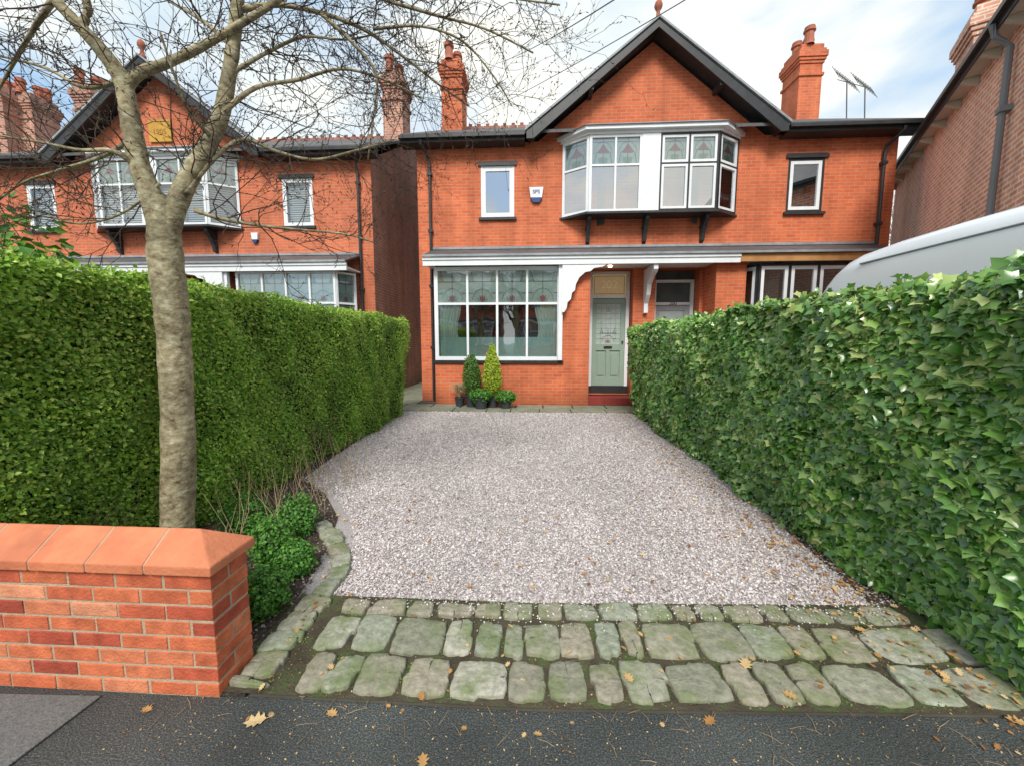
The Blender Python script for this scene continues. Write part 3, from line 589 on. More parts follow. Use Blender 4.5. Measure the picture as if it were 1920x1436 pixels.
while i<len(fine)-1:
    L=random.uniform(.12,.18); j=i
    while j<len(fine)-1 and (fine[j]-fine[i]).length<L: j+=1
    c=(fine[i]+fine[j])/2; d=fine[j]-fine[i]; stone(ed,(c.x,c.y),(fine[j]-fine[i]).length/2-.003,random.uniform(.085,.1) if c.y<2.3 else random.uniform(.06,.075),.026,math.atan2(d.y,d.x),28,.012); i=j
struct(ed.build('stone_edging',STONE,smooth=True),'curved edging of small stone setts beside the planting bed')
fg=MB(); x=-4.6
while x<2.4:
    w=random.uniform(.55,.9); fg.cr=random.random(); fg.box(x,x+w-.02,8.86+random.uniform(0,.03),9.3,-.01,.022+random.uniform(0,.01)); fg.box(x+.1,x+w+.06,9.32,9.79,-.01,.025); x+=w
struct(fg.build('flagstones',FLAG,bevel=.006),'row of green-tinged flagstones in front of the bay window')
n=9000; x=-1.25+3.45*rng.random(n); y=1.57+.69*rng.random(n); keep=(np.sin(x*9+y*17)*np.sin(x*23-y*11)>.15)|(rng.random(n)<.10); x=x[keep];y=y[keep];n=len(x); y=y+.045*np.maximum(0,x)
o=scatter('moss',LEAF_V,LEAF_F,np.stack([x,y,np.full(n,.018)],1),basis(np.tile([0,0,.3],(n,1)),1.0),.006+.009*rng.random(n),rng.random(n),mk('moss_green',[(.07,.11,.02),(.14,.20,.04),(.20,.27,.06)],.9,attr=True)); tag(o,'green moss growing between the stone setts','moss',kind='stuff')
n=125000; y=2.2*(8.85/2.2)**rng.random(n); x=-3.0+5.4*rng.random(n)
lx=np.interp(y,[2.1,2.5,2.9,3.35,3.9,4.3,8.9],[-1.25,-1.38,-1.47,-1.68,-2.15,-2.75,-3.0]); ok=(x>lx+.06*rng.random(n))&(x<2.35)&(y>2.235+.045*np.maximum(0,x)+.02*np.sin(x*8)); x=x[ok];y=y[ok]; n=len(x)
sz=(.0050+.0048*rng.random(n))*(1+.05*y); pos=np.stack([x,y,.004+sz*.5*rng.random(n)],1)
R_=basis(np.tile([0,0,1.],(n,1)),.5); s3=np.stack([sz*(.8+.5*rng.random(n)),sz*(.7+.4*rng.random(n)),sz*(.6+.3*rng.random(n))],1)
o=scatter('gravel_stones',OCT_V,OCT_F,pos,R_,s3,np.clip(rng.normal(.52,.24,n),0,1),GRAVS); tag(o,'pinkish grey gravel covering the front drive','gravel',kind='stuff')
n=900; x=-1.1+3.2*rng.random(n); y=2.24-np.abs(rng.normal(0,.10,n))+.045*np.maximum(0,x)
o=scatter('stray_gravel',OCT_V,OCT_F,np.stack([x,y,np.full(n,.040)],1),basis(np.tile([0,0,1.],(n,1)),.5),.003+.004*rng.random(n),rng.random(n),GRAVS); tag(o,'stray pale gravel chips kicked onto the back row of setts','gravel',kind='stuff')
n=5000; x=-2.7+1.5*rng.random(n); y=1.6+2.9*rng.random(n); lx=np.interp(y,[1.5,2.1,2.5,2.9,3.35,3.9,4.5],[-1.3,-1.4,-1.5,-1.6,-1.8,-2.2,-2.8]); ok=(x<lx)&(y>1.8)
x=x[ok];y=y[ok];n=len(x); sz=.005+.008*rng.random(n)
o=scatter('bark_chippings',OCT_V,OCT_F,np.stack([x,y,.013+0*x],1),basis(np.tile([0,0,1.],(n,1)),.5),sz,rng.random(n)**1.4,mk('dark_chips',[(.04,.03,.02),(.18,.12,.10),(.5,.44,.43)],.9,attr=True)); tag(o,'dark bark and grit covering the bed by the brick wall','mulch',kind='stuff')
# ---------------------------------------------------------------- front wall
WALL=root('garden_wall','low red brick wall with sloping terracotta coping beside the drive','wall',(-1.9,1.655,0))
bk=MB(); y0,y1,xe=1.545,1.765,-1.41; mo=.011; ch=.0735
for c in range(8):
    z=c*ch+.004; zt=z+ch-mo; x=xe; odd=c%2
    def bb(a,b,ya,yb):
        j=lambda:random.uniform(-.0018,.0018); bk.cr=min(1,max(0,random.gauss(.57,.20))); bk.box(a+j(),b+j(),ya+j(),yb+j(),z+j(),zt+j())
    if odd:
        bb(xe-.215,xe,y0,y0+.1025); bb(xe-.215,xe,y0+.1025+mo,y1); x=xe-.215-mo
    else:
        bb(xe-.1025,xe,y0,y1); x=xe-.1025-mo
    while x>-3.6:
        bb(x-.215,x,y0,y0+.1025); bb(x-.215,x,y1-.1025,y1); x-=.215+mo
bk.build('brickwork',NBRICK,WALL,bevel=.004)
m=MB(); m.box(-3.6,xe-.004,y0+.004,y1-.004,0,.592); m.build('mortar',MORT,WALL)
cp=MB(); zc=.595; ov=.028; ze=.045; ya,yb=y0-ov,y1+ov; ym=(ya+yb)/2; zr=.15
def cope(xa,xb,hip=False):
    if not hip:
        pr=[(ya,zc),(yb,zc),(yb,zc+ze),(ym,zc+zr),(ya,zc+ze)]
        cp.prism([(xa,y,z) for y,z in pr],[(xb,y,z) for y,z in pr])
    else:
        hx=xb-.155
        i=cp.add([(xa,ya,zc),(xb,ya,zc),(xb,yb,zc),(xa,yb,zc),(xa,ya,zc+ze),(xb,ya,zc+ze),(xb,yb,zc+ze),(xa,yb,zc+ze),(xa,ym,zc+zr),(hx,ym,zc+zr)])
        for f in ((0,3,2,1),(0,1,5,4),(1,2,6,5),(2,3,7,6),(0,4,8,7,3),(4,5,9,8),(5,6,9),(6,7,8,9)): cp.f.append(tuple(i+a for a in f)); cp.mi.append(0)
xr=xe+ov; cope(xr-.30,xr,True); x=xr-.308
while x>-3.5: cope(x-.262,x); x-=.270
cp.build('coping',COPE,WALL,bevel=.006)
m=MB(); pr=[(ya+.006,zc+.004),(yb-.006,zc+.004),(yb-.006,zc+ze-.003),(ym,zc+zr-.004),(ya+.006,zc+ze-.003)]
m.prism([(-3.6,y,z) for y,z in pr],[(xe-.16,y,z) for y,z in pr]); m.build('coping_joint',MORT,WALL)
# ---------------------------------------------------------------- hedges
def hedge(name,label,xf,sgn,Y0,Y1,Hh,th,n,size,tv,tf,mat,jit,lean,droop=0,sprig=60,pal=(.42,.22),smooth=False):
    R=root(name,label,'hedge',(xf-sgn*th/2,(Y0+Y1)/2,0))
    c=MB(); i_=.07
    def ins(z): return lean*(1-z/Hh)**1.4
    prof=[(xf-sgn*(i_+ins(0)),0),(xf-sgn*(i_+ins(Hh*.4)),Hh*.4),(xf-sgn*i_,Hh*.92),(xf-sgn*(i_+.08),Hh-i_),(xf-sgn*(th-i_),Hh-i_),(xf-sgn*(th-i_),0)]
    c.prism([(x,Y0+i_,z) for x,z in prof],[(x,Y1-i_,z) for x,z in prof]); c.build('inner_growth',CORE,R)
    def bulge(a,b): return .035*np.sin(a*2.1+b*1.3)+.025*np.sin(a*4.7-b*3.9+1)+.018*np.sin(a*9.1+b*7.7+2)
    nf=int(n*.72); y=Y0*(Y1/Y0)**rng.random(nf); z=Hh*rng.random(nf)**.95
    d=np.abs(rng.normal(0,.045,nf))-.015
    x=xf-sgn*(d+lean*(1-z/Hh)**1.4)+sgn*bulge(y,z); rnd_c=np.clip((z-(Hh-.10))/.10,0,1); x-=sgn*rnd_c**2*.07
    pos=np.stack([x,y,z],1); nn=np.stack([np.full(nf,float(sgn)),-.45+0*y,.65+0*y],1)
    nt_=int(n*.18); y=Y0*(Y1/Y0)**rng.random(nt_); a=th*rng.random(nt_)**1.3; z=Hh-np.abs(rng.normal(0,.03,nt_))+bulge(y,a*2)*.7
    pos=np.concatenate([pos,np.stack([xf-sgn*(a+.02),y,z],1)]); nn=np.concatenate([nn,np.tile([.1*sgn,-.2,1.],(nt_,1))])
    for ye,ny,k in ((Y0,-1.,.04),(Y1,1.,.06)):
        m_=int(n*k); a=th*rng.random(m_); z=Hh*rng.random(m_); dd=np.abs(rng.normal(0,.035,m_))
        pos=np.concatenate([pos,np.stack([xf-sgn*(a+lean*(1-z/Hh)),ye-ny*dd+.5*bulge(a*2,z),z],1)]); nn=np.concatenate([nn,np.tile([.2*sgn,ny,.2],(m_,1))])
    sp=[];sn=[]; st=MB()
    for _ in range(sprig):
        yy=Y0*(Y1/Y0)**random.random(); aa=random.uniform(.0,th*.7); b=Vector((xf-sgn*aa,yy,Hh-.04)); dr=Vector((sgn*random.uniform(-.2,.5),random.uniform(-.4,.4),1)).normalized(); L=random.uniform(.05,.15)
        st.tube([b,b+dr*L],[.003,.0015],4)
        for q in range(int(4+L*60)):
            sp.append(b+dr*L*random.random()+Vector([random.gauss(0,.014) for _ in range(3)])); sn.append((random.gauss(0,1),random.gauss(0,1)-.5,.6))
    if sgn>0:   # bare stems showing where the privet is thin near the ground
        for _ in range(160):
            yy=random.uniform(2.2,5.5); zz=random.uniform(.05,.5); xx=xf-sgn*(lean*(1-zz/Hh)**1.4-.01); st.tube([(xx,yy,zz),(xx+random.uniform(-.01,.04),yy+random.uniform(-.12,.12),zz+random.uniform(.05,.25))],[.0025,.001],4)
    so_=st.build('shoots',mk('bare_stem',[(.20,.15,.09),(.33,.25,.16)],.9),R); so_['kind']='stuff'
    pos=np.concatenate([pos,np.array([tuple(p) for p in sp])]); nn=np.concatenate([nn,np.array(sn)])
    m_=len(pos); sc=size*(.5+.9*rng.random(m_)**1.3)*(1+.035*pos[:,1])
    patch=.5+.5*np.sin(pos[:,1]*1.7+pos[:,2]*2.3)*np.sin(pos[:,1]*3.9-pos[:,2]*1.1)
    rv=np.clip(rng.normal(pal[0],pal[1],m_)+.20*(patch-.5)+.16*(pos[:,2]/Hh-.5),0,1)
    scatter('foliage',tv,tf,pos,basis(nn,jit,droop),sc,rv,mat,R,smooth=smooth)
    return R
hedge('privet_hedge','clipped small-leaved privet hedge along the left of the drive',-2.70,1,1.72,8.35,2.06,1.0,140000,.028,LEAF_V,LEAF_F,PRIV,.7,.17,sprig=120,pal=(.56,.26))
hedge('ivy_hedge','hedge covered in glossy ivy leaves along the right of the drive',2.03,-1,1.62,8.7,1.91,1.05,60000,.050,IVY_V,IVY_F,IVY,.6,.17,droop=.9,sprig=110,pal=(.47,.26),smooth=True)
# ---------------------------------------------------------------- bushes
def bush(name,label,cat,c,r,n,size,mat,tv=LEAF_V,tf=LEAF_F,cone=0,stem=True,group=None,jit=.6):
    R=root(name,label,cat,(c[0],c[1],0),group)
    d=nrm(rng.normal(0,1,(n,3))); rr=.5+.62*rng.random(n)**.6; lump=1+.22*np.sin(d[:,0]*7+c[0]*9)*np.sin(d[:,2]*6+d[:,1]*5)
    pos=d*rr[:,None]*lump[:,None]*np.array(r)
    pos=pos+np.array(c); pos[:,2]=np.maximum(pos[:,2],.015)
    if stem:
        k=MB(); 
        for _ in range(9):
            a=random.uniform(0,6.28); k.tube([(c[0],c[1],0),(c[0]+math.cos(a)*r[0]*.3,c[1]+math.sin(a)*r[1]*.3,c[2]*.7),(c[0]+math.cos(a)*r[0]*.9,c[1]+math.sin(a)*r[1]*.9,c[2]+r[2]*.7)],[.007,.005,.002],5)
        k.build('stem',TWIG,R)
    nn=d.copy(); nn[:,2]+=.5
    scatter('foliage',tv,tf,pos,basis(nn,jit),size*(.7+.6*rng.random(n)),rng.random(n),mat,R); return R
for (u,v,r,h,lab) in ((502,1150,.11,.14,'small glossy green shrub nearest the brick wall end'),(556,1078,.11,.12,'low dark green shrub touching the curved stone edging'),(508,1060,.12,.18,'rounded bright green shrub in the middle of the bed'),(560,1005,.14,.17,'bushy green shrub at the far tip of the stone edging'),(462,1000,.18,.16,'leafy shrub at the hedge foot right of the tree trunk')):
    g=G(u,v); bush('shrub',lab,'shrub',(g.x,g.y,h),(r,r,h),2100,.025,BOXL)
st=MB()
for i in range(110):
    b=Vector((random.uniform(-2.65,-1.9),random.uniform(2.6,4.6),0)); L=random.uniform(.25,.65); a=random.uniform(0,6.28); e=b+Vector((math.cos(a)*.15,math.sin(a)*.15,L)); mid=b.lerp(e,.5)+Vector((random.gauss(0,.03),random.gauss(0,.03),0))
    st.tube([b,mid,e],[.003,.002,.001],4)
o=st.build('dry_stems',mk('dry_stalk',[(.34,.25,.13),(.48,.38,.22)],.9),org=(-2.4,3.6,0)); tag(o,'tangle of dry brown stalks at the foot of the left hedge','undergrowth',kind='stuff')
bush('laurel_bush','leafy laurel shrub poking above the left hedge at the photo edge','shrub',(-4.0,2.75,1.50),(.75,.6,.95),3500,.085,BOXL,group=None)
def pot(c,r,h,name,label):
    R=root(name,label,'potted plant',(c[0],c[1],.025)); k=MB(); k.lathe((c[0],c[1],.025),[(0,0),(r*.72,0),(r*.95,h*.85),(r*1.05,h*.87),(r*1.05,h),(r*.9,h),(r*.88,h*.9),(0,h*.9)],18); k.build('pot',POTM,R,smooth=False); return R
def addf(R,c,r,n,size,mat,cone=0,up=.5):
    d=nrm(rng.normal(0,1,(n,3))); rr=.35+.68*rng.random(n)**.5; pos=d*rr[:,None]*np.array(r)
    if cone: t=(pos[:,2]+r[2])/(2*r[2]); s=np.clip(1.3-cone*t,.1,1.2); pos[:,0]*=s; pos[:,1]*=s
    nn=d.copy(); B=basis(nn,.7,-up*4); scatter('foliage',LEAF_V,LEAF_F,pos+np.array(c),B,size*(.7+.6*rng.random(n)),rng.random(n),mat,R)
def gp(u,Y): 
    p=P(u,765,Y); return (p.x,Y)
x,y=gp(885,9.45); R=pot((x,y),.17,.30,'potted_conifer','potted dark green upright conifer beside the bay window'); addf(R,(x,y,.78),(.20,.18,.52),2800,.05,CONG,.45)
x,y=gp(923,9.4); R=pot((x,y),.17,.30,'potted_conifer','potted golden yellow-green pointed conifer beside the bay window'); addf(R,(x,y,.88),(.24,.22,.64),3600,.05,CONY,.85)
x,y=gp(902,9.2); R=pot((x,y),.17,.26,'potted_shrub','low leafy plant in dark pot in front of the two conifers'); addf(R,(x,y,.33),(.26,.2,.15),1500,.06,BOXL,0,0)
x,y=gp(948,9.25); R=pot((x,y),.15,.24,'potted_shrub','low leafy plant in dark pot, rightmost of the potted group'); addf(R,(x,y,.30),(.24,.2,.13),1300,.06,BOXL,0,0)
x,y=gp(862,9.5); R=pot((x,y),.12,.22,'potted_grass','straw coloured ornamental grass, leftmost of the potted group')
k=MB()
for i in range(200):
    a=random.uniform(0,6.28); L=random.uniform(.28,.5); e=random.uniform(.08,.30); b=Vector((x,y,.22)); k.cr=random.random()
    p1=b+Vector((math.cos(a)*e*.4,math.sin(a)*e*.4,L*.7)); p2=b+Vector((math.cos(a)*e,math.sin(a)*e,L*random.uniform(.4,.9))); k.tube([b,p1,p2],[.006,.005,.002],3)
k.build('foliage',STRAW,R)
# ---------------------------------------------------------------- street tree
TR=root('street_tree','bare leafless tree with forked grey trunk behind the low brick wall','tree',(P(330,1000,2.5).x,2.5,0))
KW=.76
def limb(pl,n=10,mb=None):
    pts=[P(u,v,Y) for u,v,Y,w in pl]; rad=[]
    for (u,v,Y,w) in pl: rad.append(w/2/F*Y*KW)
    out=[];ro=[]
    for i in range(len(pts)-1):
        p0=pts[max(i-1,0)];p1=pts[i];p2=pts[i+1];p3=pts[min(i+2,len(pts)-1)]
        for k in range(6):
            t=k/6; out.append(.5*((2*p1)+(p2-p0)*t+(2*p0-5*p1+4*p2-p3)*t*t+(3*p1-p0-3*p2+p3)*t**3)); ro.append((rad[i]+(rad[i+1]-rad[i])*t)*(1+random.uniform(-.05,.05)))
    out.append(pts[-1]); ro.append(rad[-1]); mb.tube(out,ro,n); return out,ro
tm=MB()
limb([(332,1110,2.5,98),(334,1040,2.5,86),(333,975,2.5,78),(335,850,2.5,72),(330,700,2.5,71),(322,580,2.5,72),(312,500,2.5,73),(308,440,2.5,70),(307,400,2.5,62),(306,370,2.5,40)],18,tm)
tm.build('trunk',BARK,TR,smooth=True)
KW=.70
lm=MB(); tw=MB(); LB=[]
def lb(pl,n=9,sp=1.0):
    o,r=limb(pl,n,lm); LB.append((o,r,sp)); return o
lb([(304,440,2.5,58),(285,375,2.5,52),(262,310,2.5,48),(247,240,2.5,44),(238,185,2.5,41),(226,145,2.5,39),(190,95,2.45,34),(145,45,2.4,29),(100,-5,2.35,26),(60,-70,2.3,22)],14,.5)
lb([(314,440,2.5,52),(338,368,2.52,49),(362,320,2.55,45),(395,262,2.6,41),(415,215,2.62,37),(428,150,2.65,33),(438,80,2.7,31),(445,10,2.7,29),(455,-70,2.7,25)],14,.6)
lb([(236,165,2.5,28),(262,138,2.52,26),(310,120,2.55,23),(365,95,2.6,21),(430,58,2.65,18),(500,15,2.7,16),(560,-30,2.75,14)],10,.8)
lb([(150,50,2.4,20),(165,20,2.42,18),(150,-40,2.4,16)],8,.5)
lb([(262,320,2.5,16),(215,285,2.4,12),(150,282,2.35,9),(80,268,2.3,7),(0,255,2.25,5)],6)
lb([(250,260,2.5,14),(190,295,2.6,10),(110,320,2.7,8),(40,345,2.75,6),(-20,390,2.8,5)],6)
lb([(345,365,2.5,18),(400,300,2.6,12),(455,262,2.7,10),(520,285,2.8,8),(590,300,2.9,7),(660,285,3.0,6),(740,262,3.1,4)],6,1.3)
lb([(365,395,2.5,13),(420,412,2.55,10),(500,425,2.6,8),(570,432,2.7,6),(650,440,2.8,5),(700,455,2.9,4)],6,1.0)
lb([(420,210,2.6,14),(480,165,2.7,11),(560,150,2.9,9),(640,130,3.0,7),(720,150,3.1,6),(790,185,3.2,4)],6,1.4)
lb([(445,20,2.7,18),(520,10,2.8,13),(600,25,2.9,11),(680,55,3.0,9),(760,110,3.1,7),(830,165,3.2,5),(880,200,3.3,4)],7,1.5)
lb([(560,-30,2.75,14),(640,-30,2.9,12),(720,0,3.0,9),(820,30,3.1,7),(910,55,3.2,5),(1000,100,3.3,4)],6,1.4)
lb([(600,25,2.9,10),(660,80,2.95,8),(705,140,3.0,7),(700,220,3.05,5),(690,300,3.1,4)],6,1.1)
lb([(640,-30,2.9,11),(750,-50,3.0,9),(860,-30,3.2,6),(950,-5,3.3,5),(1050,10,3.3,4)],6,1.0)
lb([(230,150,2.5,14),(160,165,2.6,10),(90,130,2.7,8),(20,110,2.8,6),(-40,100,2.8,5)],6,1.0)
lb([(100,0,2.35,16),(60,60,2.4,11),(25,120,2.45,8),(-20,200,2.5,5)],6,.9)
lb([(438,90,2.7,14),(380,40,2.8,10),(330,10,2.9,7),(280,-20,3.0,5)],6,1.0)
lb([(400,262,2.6,12),(355,210,2.4,8),(330,150,2.3,6),(300,60,2.2,5)],6,.7)
lb([(700,55,3.0,8),(790,50,3.0,6),(870,80,3.1,5),(930,150,3.2,4),(960,200,3.3,3)],5,1.2)
lb([(430,140,2.65,12),(500,100,2.8,9),(570,70,2.9,7),(650,75,3.0,5),(720,60,3.1,4)],5,1.3)
lb([(300,345,2.5,9),(230,400,2.5,7),(150,420,2.55,5),(80,400,2.6,4)],5,1.0)
cnt=0
def twig(p,d,L,r,dep):
    global cnt
    cnt+=1; n=5; pts=[p]; rr=[r]; q=Vector(p); dd=Vector(d)
    for i in range(n):
        dd=(dd+Vector((random.gauss(0,.24),random.gauss(0,.2),random.gauss(0,.24)+.03))).normalized(); q=q+dd*(L/n); pts.append(q.copy()); rr.append(r*(1-.6*(i+1)/n))
        if q.y<1.7 : break
        if dep>0 and random.random()<.57:
            ax=Vector([random.gauss(0,1) for _ in range(3)]); side=dd.cross(ax)
            if side.length>.01: twig(q,(dd*.75+side.normalized()*random.uniform(.6,1.0)).normalized(),L*random.uniform(.4,.75),max(r*.62,.0015),dep-1)
        elif random.random()<.5:
            ax=dd.cross(Vector([random.gauss(0,1) for _ in range(3)])).normalized(); tw.tube([q,q+(ax+dd)*.014],[.0038,.0016],3,cap=False)
    tw.tube(pts,rr,4 if dep>0 else 3,cap=False)
for o_,r_,sp in LB:
    L=sum((a-b).length for a,b in zip(o_[:-1],o_[1:])); k=int(L*12*sp)
    for _ in range(k):
        i=random.randrange(2,len(o_)-1) if len(o_)>4 else 1
        if i/len(o_)<.2 and r_[i]>.045 and random.random()<.8: continue
        d=(o_[i+1]-o_[i]).normalized(); s=d.cross(Vector([random.gauss(0,1),random.gauss(0,.6),random.gauss(0,1)])).normalized()
        d2=(d*random.uniform(.2,.9)+s*random.uniform(.5,1.1)).normalized(); twig(o_[i],d2,random.uniform(.25,.7),min(max(r_[i]*.45,.0027),.0045),2)
lm.build('limbs',BARK,TR,smooth=True); tw.build('twigs',TWIG,TR)
def far_tree(x,y,h,label):
    T=root('bare_tree',label,'tree',(x,y,0)); t=MB(); t.tube([(x,y,0),(x+.1,y,h*.3),(x,y,h*.5)],[.25,.2,.14],8); t.build('trunk',BARK,T); c=MB()
    def rec(p,d,L,r,dep):
        pts=[p];q=Vector(p);dd=Vector(d);rr=[r]
        for i in range(4):
            dd=(dd+Vector([random.gauss(0,.15) for _ in range(3)])).normalized(); q=q+dd*L/4; pts.append(q.copy()); rr.append(r*(1-.2*(i+1)))
            if dep>0:
                for _ in range(2):
                    s=dd.cross(Vector([random.gauss(0,1) for _ in range(3)])).normalized(); rec(q,(dd+s*.8).normalized(),L*.62,r*.5,dep-1)
        c.tube(pts,rr,3,cap=False)
    for _ in range(4): rec(Vector((x,y,h*random.uniform(.35,.5))),Vector((random.gauss(0,.4),random.gauss(0,.4),1)).normalized(),h*.3,.1,3)
    c.build('crown',TWIG,T)
pp=P(1722,300,24); far_tree(pp.x,24,pp.z+.5,'distant bare tree seen between the two right-hand houses')
far_tree(-1.5,-11,8.5,'bare tree on the far side of the street')
# ---------------------------------------------------------------- van
VX=3.50; VA=root('parked_van','white high-roofed van parked behind the ivy hedge','van',(VX+1.0,3.2,0))
k=MB(); secs=[(.4,2.30,1),(.55,2.55,1),(1.5,2.66,1),(3.0,2.69,1),(4.6,2.67,1),(5.0,2.60,.98),(5.25,2.44,.96),(5.6,2.0,.94),(6.1,1.45,.92),(6.6,1.22,.88),(6.85,.95,.82),(6.9,.5,.8)]
rings=[]
for (y,zt,ws) in secs:
    pr=[]; hw=1.02*ws; cxv=VX+1.02
    side=[(1.0,.35),(1.02,.8),(1.02,1.25),(.99,1.7),(.97,2.05),(.95,2.34),(.91,2.50),(.80,2.585),(.4,2.61)]
    for f,z in side: pr.append((f*hw/1.02*1.0, .35+(z-.35)*(zt-.35)/(2.61-.35)))
    ring=[(cxv-a,y,z) for a,z in pr]+[(cxv+a,y,z) for a,z in reversed(pr)]
    rings.append(k.add(ring))
n=18
for i in range(len(rings)-1):
    for j in range(n): l=(j+1)%n; k.f.append((rings[i]+j,rings[i]+l,rings[i+1]+l,rings[i+1]+j)); k.mi.append(0)
k.f.append(tuple(rings[0]+j for j in range(n))); k.mi.append(0); k.f.append(tuple(rings[-1]+j for j in reversed(range(n)))); k.mi.append(0)
vb=k.build('body',VANW,VA,smooth=True); mod=vb.modifiers.new('s','SUBSURF'); mod.levels=1; mod.render_levels=1
k=MB(); k.tube([(VX+.095,.9,2.42),(VX+.085,2.5,2.47),(VX+.09,4.7,2.45)],.010,6); k.build('roof_rail',mk('rail_grey',[(.25,.27,.29)],.4),VA)
k=MB(); k.tube([(VX+.045,.8,2.12),(VX+.04,4.9,2.12)],.014,6); k.build('side_moulding',RUB,VA)
k=MB(); k.hexa([(VX+.02,4.5,1.5),(VX+.03,5.5,1.4),(VX+.10,5.5,1.4),(VX+.10,4.5,1.5),(VX+.04,4.5,2.0),(VX+.08,5.15,2.0),(VX+.12,5.15,2.0),(VX+.12,4.5,2.0)]); k.build('side_window',VGL,VA)
for (yy) in (1.3,5.8):
    for xx in (VX+.02,VX+1.82):
        k=MB(); 
        for r0,w0,w1,m in ((.34,0,.2,0),(.2,-.005,.205,1)):
            pa=[(xx+w0,yy+r0*math.cos(2*math.pi*i/20),.34+r0*math.sin(2*math.pi*i/20)) for i in range(20)]; pb=[(xx+w1,p[1],p[2]) for p in pa]; k.prism(pa,pb,m)
        k.build('wheel',[RUB,LEAD],VA)
# ---------------------------------------------------------------- cables
for i,(a,b,lab) in enumerate(((P(1262,0,6),P(884,222,13.8),'overhead cable running to the left chimney of the brick house'),(P(1125,0,5),P(930,120,12.5),'thin overhead cable crossing the sky left of the gable'),(P(110,0,6),P(0,82,8),'overhead cable at the top left corner of the sky'),(P(1820,165,9),P(1735,222,10.3),'short overhead cable reaching the right end of the gutter'))):
    d=b-a; s=a-d*.35; k=MB(); pts=[s.lerp(b,t/14)-Vector((0,0,.5*4*(t/14)*(1-t/14)*.25)) for t in range(15)]
    k.tube(pts,.008,4); o=k.build('overhead_cable',LEAD,org=tuple(b)); tag(o,lab,'cable')
# ---------------------------------------------------------------- fallen leaves
oak=[(0,0),(.12,.12),(.30,.18),(.18,.32),(.42,.45),(.2,.55),(.34,.75),(.12,.78),(0,1),(-.12,.78),(-.34,.75),(-.2,.55),(-.42,.45),(-.18,.32),(-.30,.18),(-.12,.12)]
OV=[(0,.5,0)]+[(x,y,.28*x*x*2+.10*(y-.5)**2) for x,y in oak]; OF=[(0,1+k,1+(k+1)%16) for k in range(16)]
n=1400; y=1.45*(8.9/1.45)**rng.random(n); side=rng.random(n); x=np.where(side<.28,-1.6+3.8*rng.random(n),np.where(side<.85,2.15-np.abs(rng.normal(0,.26,n)),-2.4+4.4*rng.random(n)))
keep=(y>2.35)|(rng.random(n)<.45); x=x[keep];y=y[keep];n=len(x)
lim=np.interp(y,[1.4,2.1,3.3,4.3,9],[-1.2,-1.3,-1.7,-2.6,-2.8]); x=np.maximum(x,lim); yl=y-.045*np.maximum(0,x); zz=np.where(yl<1.56,.004,np.where(yl<2.24,.043,.016))
o=scatter('fallen_leaves',OV,OF,np.stack([x,y,zz],1),basis(np.tile([0,0,1.],(n,1)),.25),.016+.028*rng.random(n)**1.5,rng.random(n),DEADL); tag(o,'small brown autumn leaves scattered over gravel and stones','leaf litter',kind='stuff')
n=2600; y=1.3+1.25*rng.random(n)**1.2; x=-1.7+4.1*rng.random(n); zz=np.where(y-.045*np.maximum(0,x)<1.56,.003,.020)
o=scatter('leaf_crumbs',LEAF_V,LEAF_F,np.stack([x,y,zz],1),basis(np.tile([0,0,1.],(n,1)),.2),.004+.008*rng.random(n),rng.random(n),DEADL); tag(o,'crumbs of broken leaf and grit along the stone apron','leaf litter',kind='stuff')
st=MB()
for i in range(70):
    x=random.uniform(-1.6,2.2); y=random.uniform(1.36,1.62); a=random.uniform(0,3.14); L=random.uniform(.03,.10); st.tube([(x,y,.005),(x+math.cos(a)*L*.5+.005,y+math.sin(a)*L*.5,.009),(x+math.cos(a)*L,y+math.sin(a)*L,.005)],[.0014,.0012,.0008],4)
o=st.build('twig_litter',mk('twig_litter_brown',[(.22,.14,.08),(.38,.28,.16)],.9),org=(0,1.5,0)); tag(o,'thin brown twigs and stalks littering the tarmac edge','twigs',kind='stuff')
def bigleaf(u,v,s,ang,c,z,label):
    g=G(u,v,z); k=MB(); k.cr=c; ca,sa=math.cos(ang),math.sin(ang)
    k.v=[(g.x+(a*ca-(b-.5)*sa)*s,g.y+(a*sa+(b-.5)*ca)*s,z+cc*s+.003) for a,b,cc in OV]; k.r=[c]*len(k.v); k.f=list(OF); k.mi=[0]*len(OF)
    k.tube([(g.x+.5*s*sa,g.y-.5*s*ca,z+.004),(g.x+.75*s*sa,g.y-.75*s*ca,z+.012)],.0012,4)
    o=k.build('fallen_leaf',DEADL,org=(g.x,g.y,z)); tag(o,label,'leaf')
for a in ((478,1352,.09,1.9,.95,.004,'large pale tan leaf on the tarmac below the wall corner'),(622,1337,.055,1.2,.6,.004,'yellow-brown leaf on the tarmac edge in front of the setts'),(793,1425,.06,.3,.5,.004,'brown leaf at the bottom centre of the tarmac'),(1480,1303,.06,.9,.55,.042,'orange-brown leaf on the front row of setts'),(1330,1352,.06,2.2,.35,.004,'dark brown leaf lying where setts meet the tarmac'),(1398,1245,.08,2.6,.85,.043,'large tan leaf on the middle row of setts, right of centre'),(1178,1270,.06,.4,.7,.043,'light brown leaf resting between the centre setts'),(1612,1180,.06,1.5,.65,.038,'golden leaf on the worn flags near the ivy hedge'),(1905,1352,.07,1.1,.6,.004,'orange leaf at the bottom right edge of the tarmac'),(790,1305,.05,.5,.4,.043,'small rusty leaf on the front row setts left of centre'),(275,1330,.05,1.4,.5,.004,'brown leaf on the tarmac below the brick wall'),(620,1250,.045,.8,.8,.043,'pale leaf between setts near the left edging'),(1000,1100,.04,.2,.7,.018,'tan leaf on the near gravel in the middle of the drive'),(880,1100,.045,1.9,.4,.018,'brown leaf on the near gravel left of centre')): bigleaf(*a)
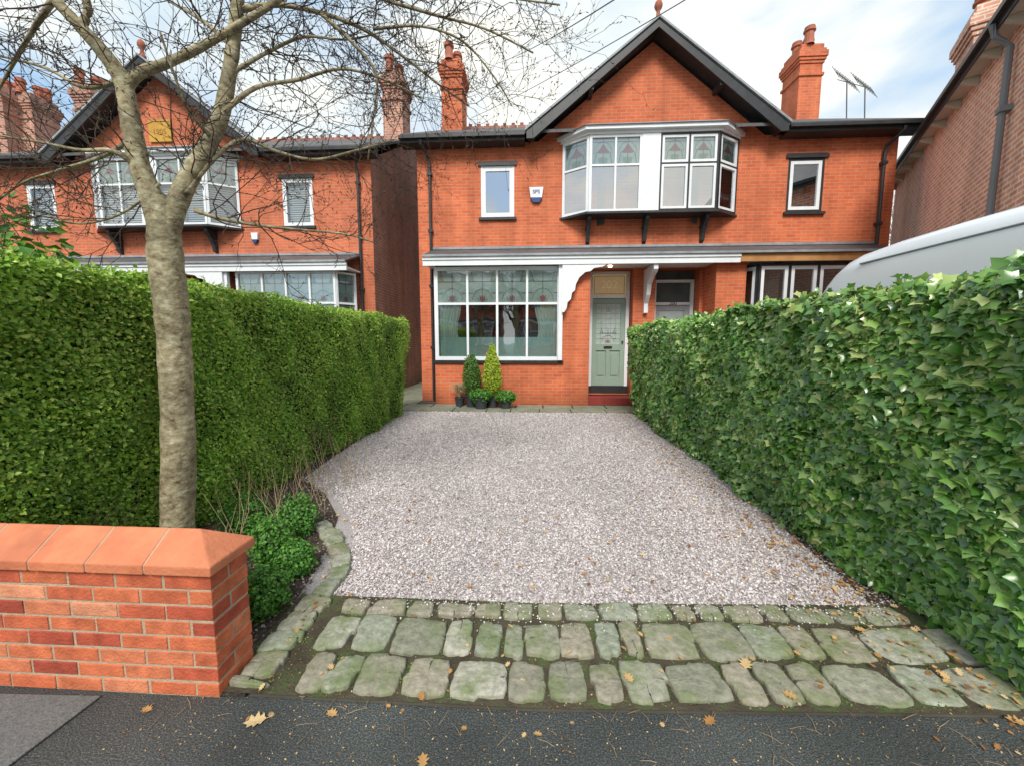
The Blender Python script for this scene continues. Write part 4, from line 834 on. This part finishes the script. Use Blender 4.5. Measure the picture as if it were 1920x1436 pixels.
# ---------------------------------------------------------------- light / world / camera
w=bpy.data.worlds.new('World'); bpy.context.scene.world=w; w.use_nodes=True; N=w.node_tree.nodes; L=w.node_tree.links; bg=N['Background']
sky=N.new('ShaderNodeTexSky'); sky.sky_type='NISHITA'; sky.sun_disc=False; sky.sun_elevation=math.radians(44); sky.sun_rotation=math.radians(183)
tc=N.new('ShaderNodeTexCoord'); mp=N.new('ShaderNodeMapping'); mp.inputs['Scale'].default_value=(1,1,2.2); mp.inputs['Location'].default_value=(.4,.2,.1); L.new(tc.outputs['Generated'],mp.inputs[0])
nz=N.new('ShaderNodeTexNoise'); nz.inputs['Scale'].default_value=2.3; nz.inputs['Detail'].default_value=7; nz.inputs['Roughness'].default_value=.52; nz.inputs['Distortion'].default_value=.3; L.new(mp.outputs[0],nz.inputs['Vector'])
r1=N.new('ShaderNodeMapRange'); r1.inputs[1].default_value=.36; r1.inputs[2].default_value=.55; r1.clamp=True; L.new(nz.outputs['Fac'],r1.inputs[0])
n2=N.new('ShaderNodeTexNoise'); n2.inputs['Scale'].default_value=3.5; n2.inputs['Detail'].default_value=6; L.new(mp.outputs[0],n2.inputs['Vector'])
cr=N.new('ShaderNodeValToRGB'); e=cr.color_ramp.elements; e[0].position=.30; e[0].color=(5.0,5.9,6.5,1); e[1].position=.60; e[1].color=(7.6,7.6,7.0,1); L.new(n2.outputs['Fac'],cr.inputs[0])
sb=N.new('ShaderNodeMix'); sb.data_type='RGBA'; sb.blend_type='MIX'; sb.inputs[0].default_value=.6; L.new(sky.outputs[0],sb.inputs[6]); sb.inputs[7].default_value=(3.5,5.6,8.0,1)
mx=N.new('ShaderNodeMix'); mx.data_type='RGBA'; L.new(r1.outputs[0],mx.inputs[0]); L.new(sb.outputs[2],mx.inputs[6]); L.new(cr.outputs[0],mx.inputs[7])
L.new(mx.outputs[2],bg.inputs[0]); bg.inputs[1].default_value=.15
su=bpy.data.lights.new('sun','SUN'); su.energy=3.5; su.angle=math.radians(20); su.color=(1,.96,.90); so=bpy.data.objects.new('sun',su); C.objects.link(so)
so.rotation_euler=(math.radians(46),0,math.radians(-3))
cam=bpy.data.cameras.new('camera'); co=bpy.data.objects.new('camera',cam); C.objects.link(co); co.location=(0,0,H); co.rotation_euler=(math.radians(90)-PT,0,YW)
cam.sensor_width=36; cam.lens=F/1920*36; cam.clip_end=2000; cam.clip_start=.05
bpy.context.scene.camera=co
vs=bpy.context.scene.view_settings; vs.view_transform='Standard'; vs.look='None'; vs.exposure=0
print('twigs',cnt)
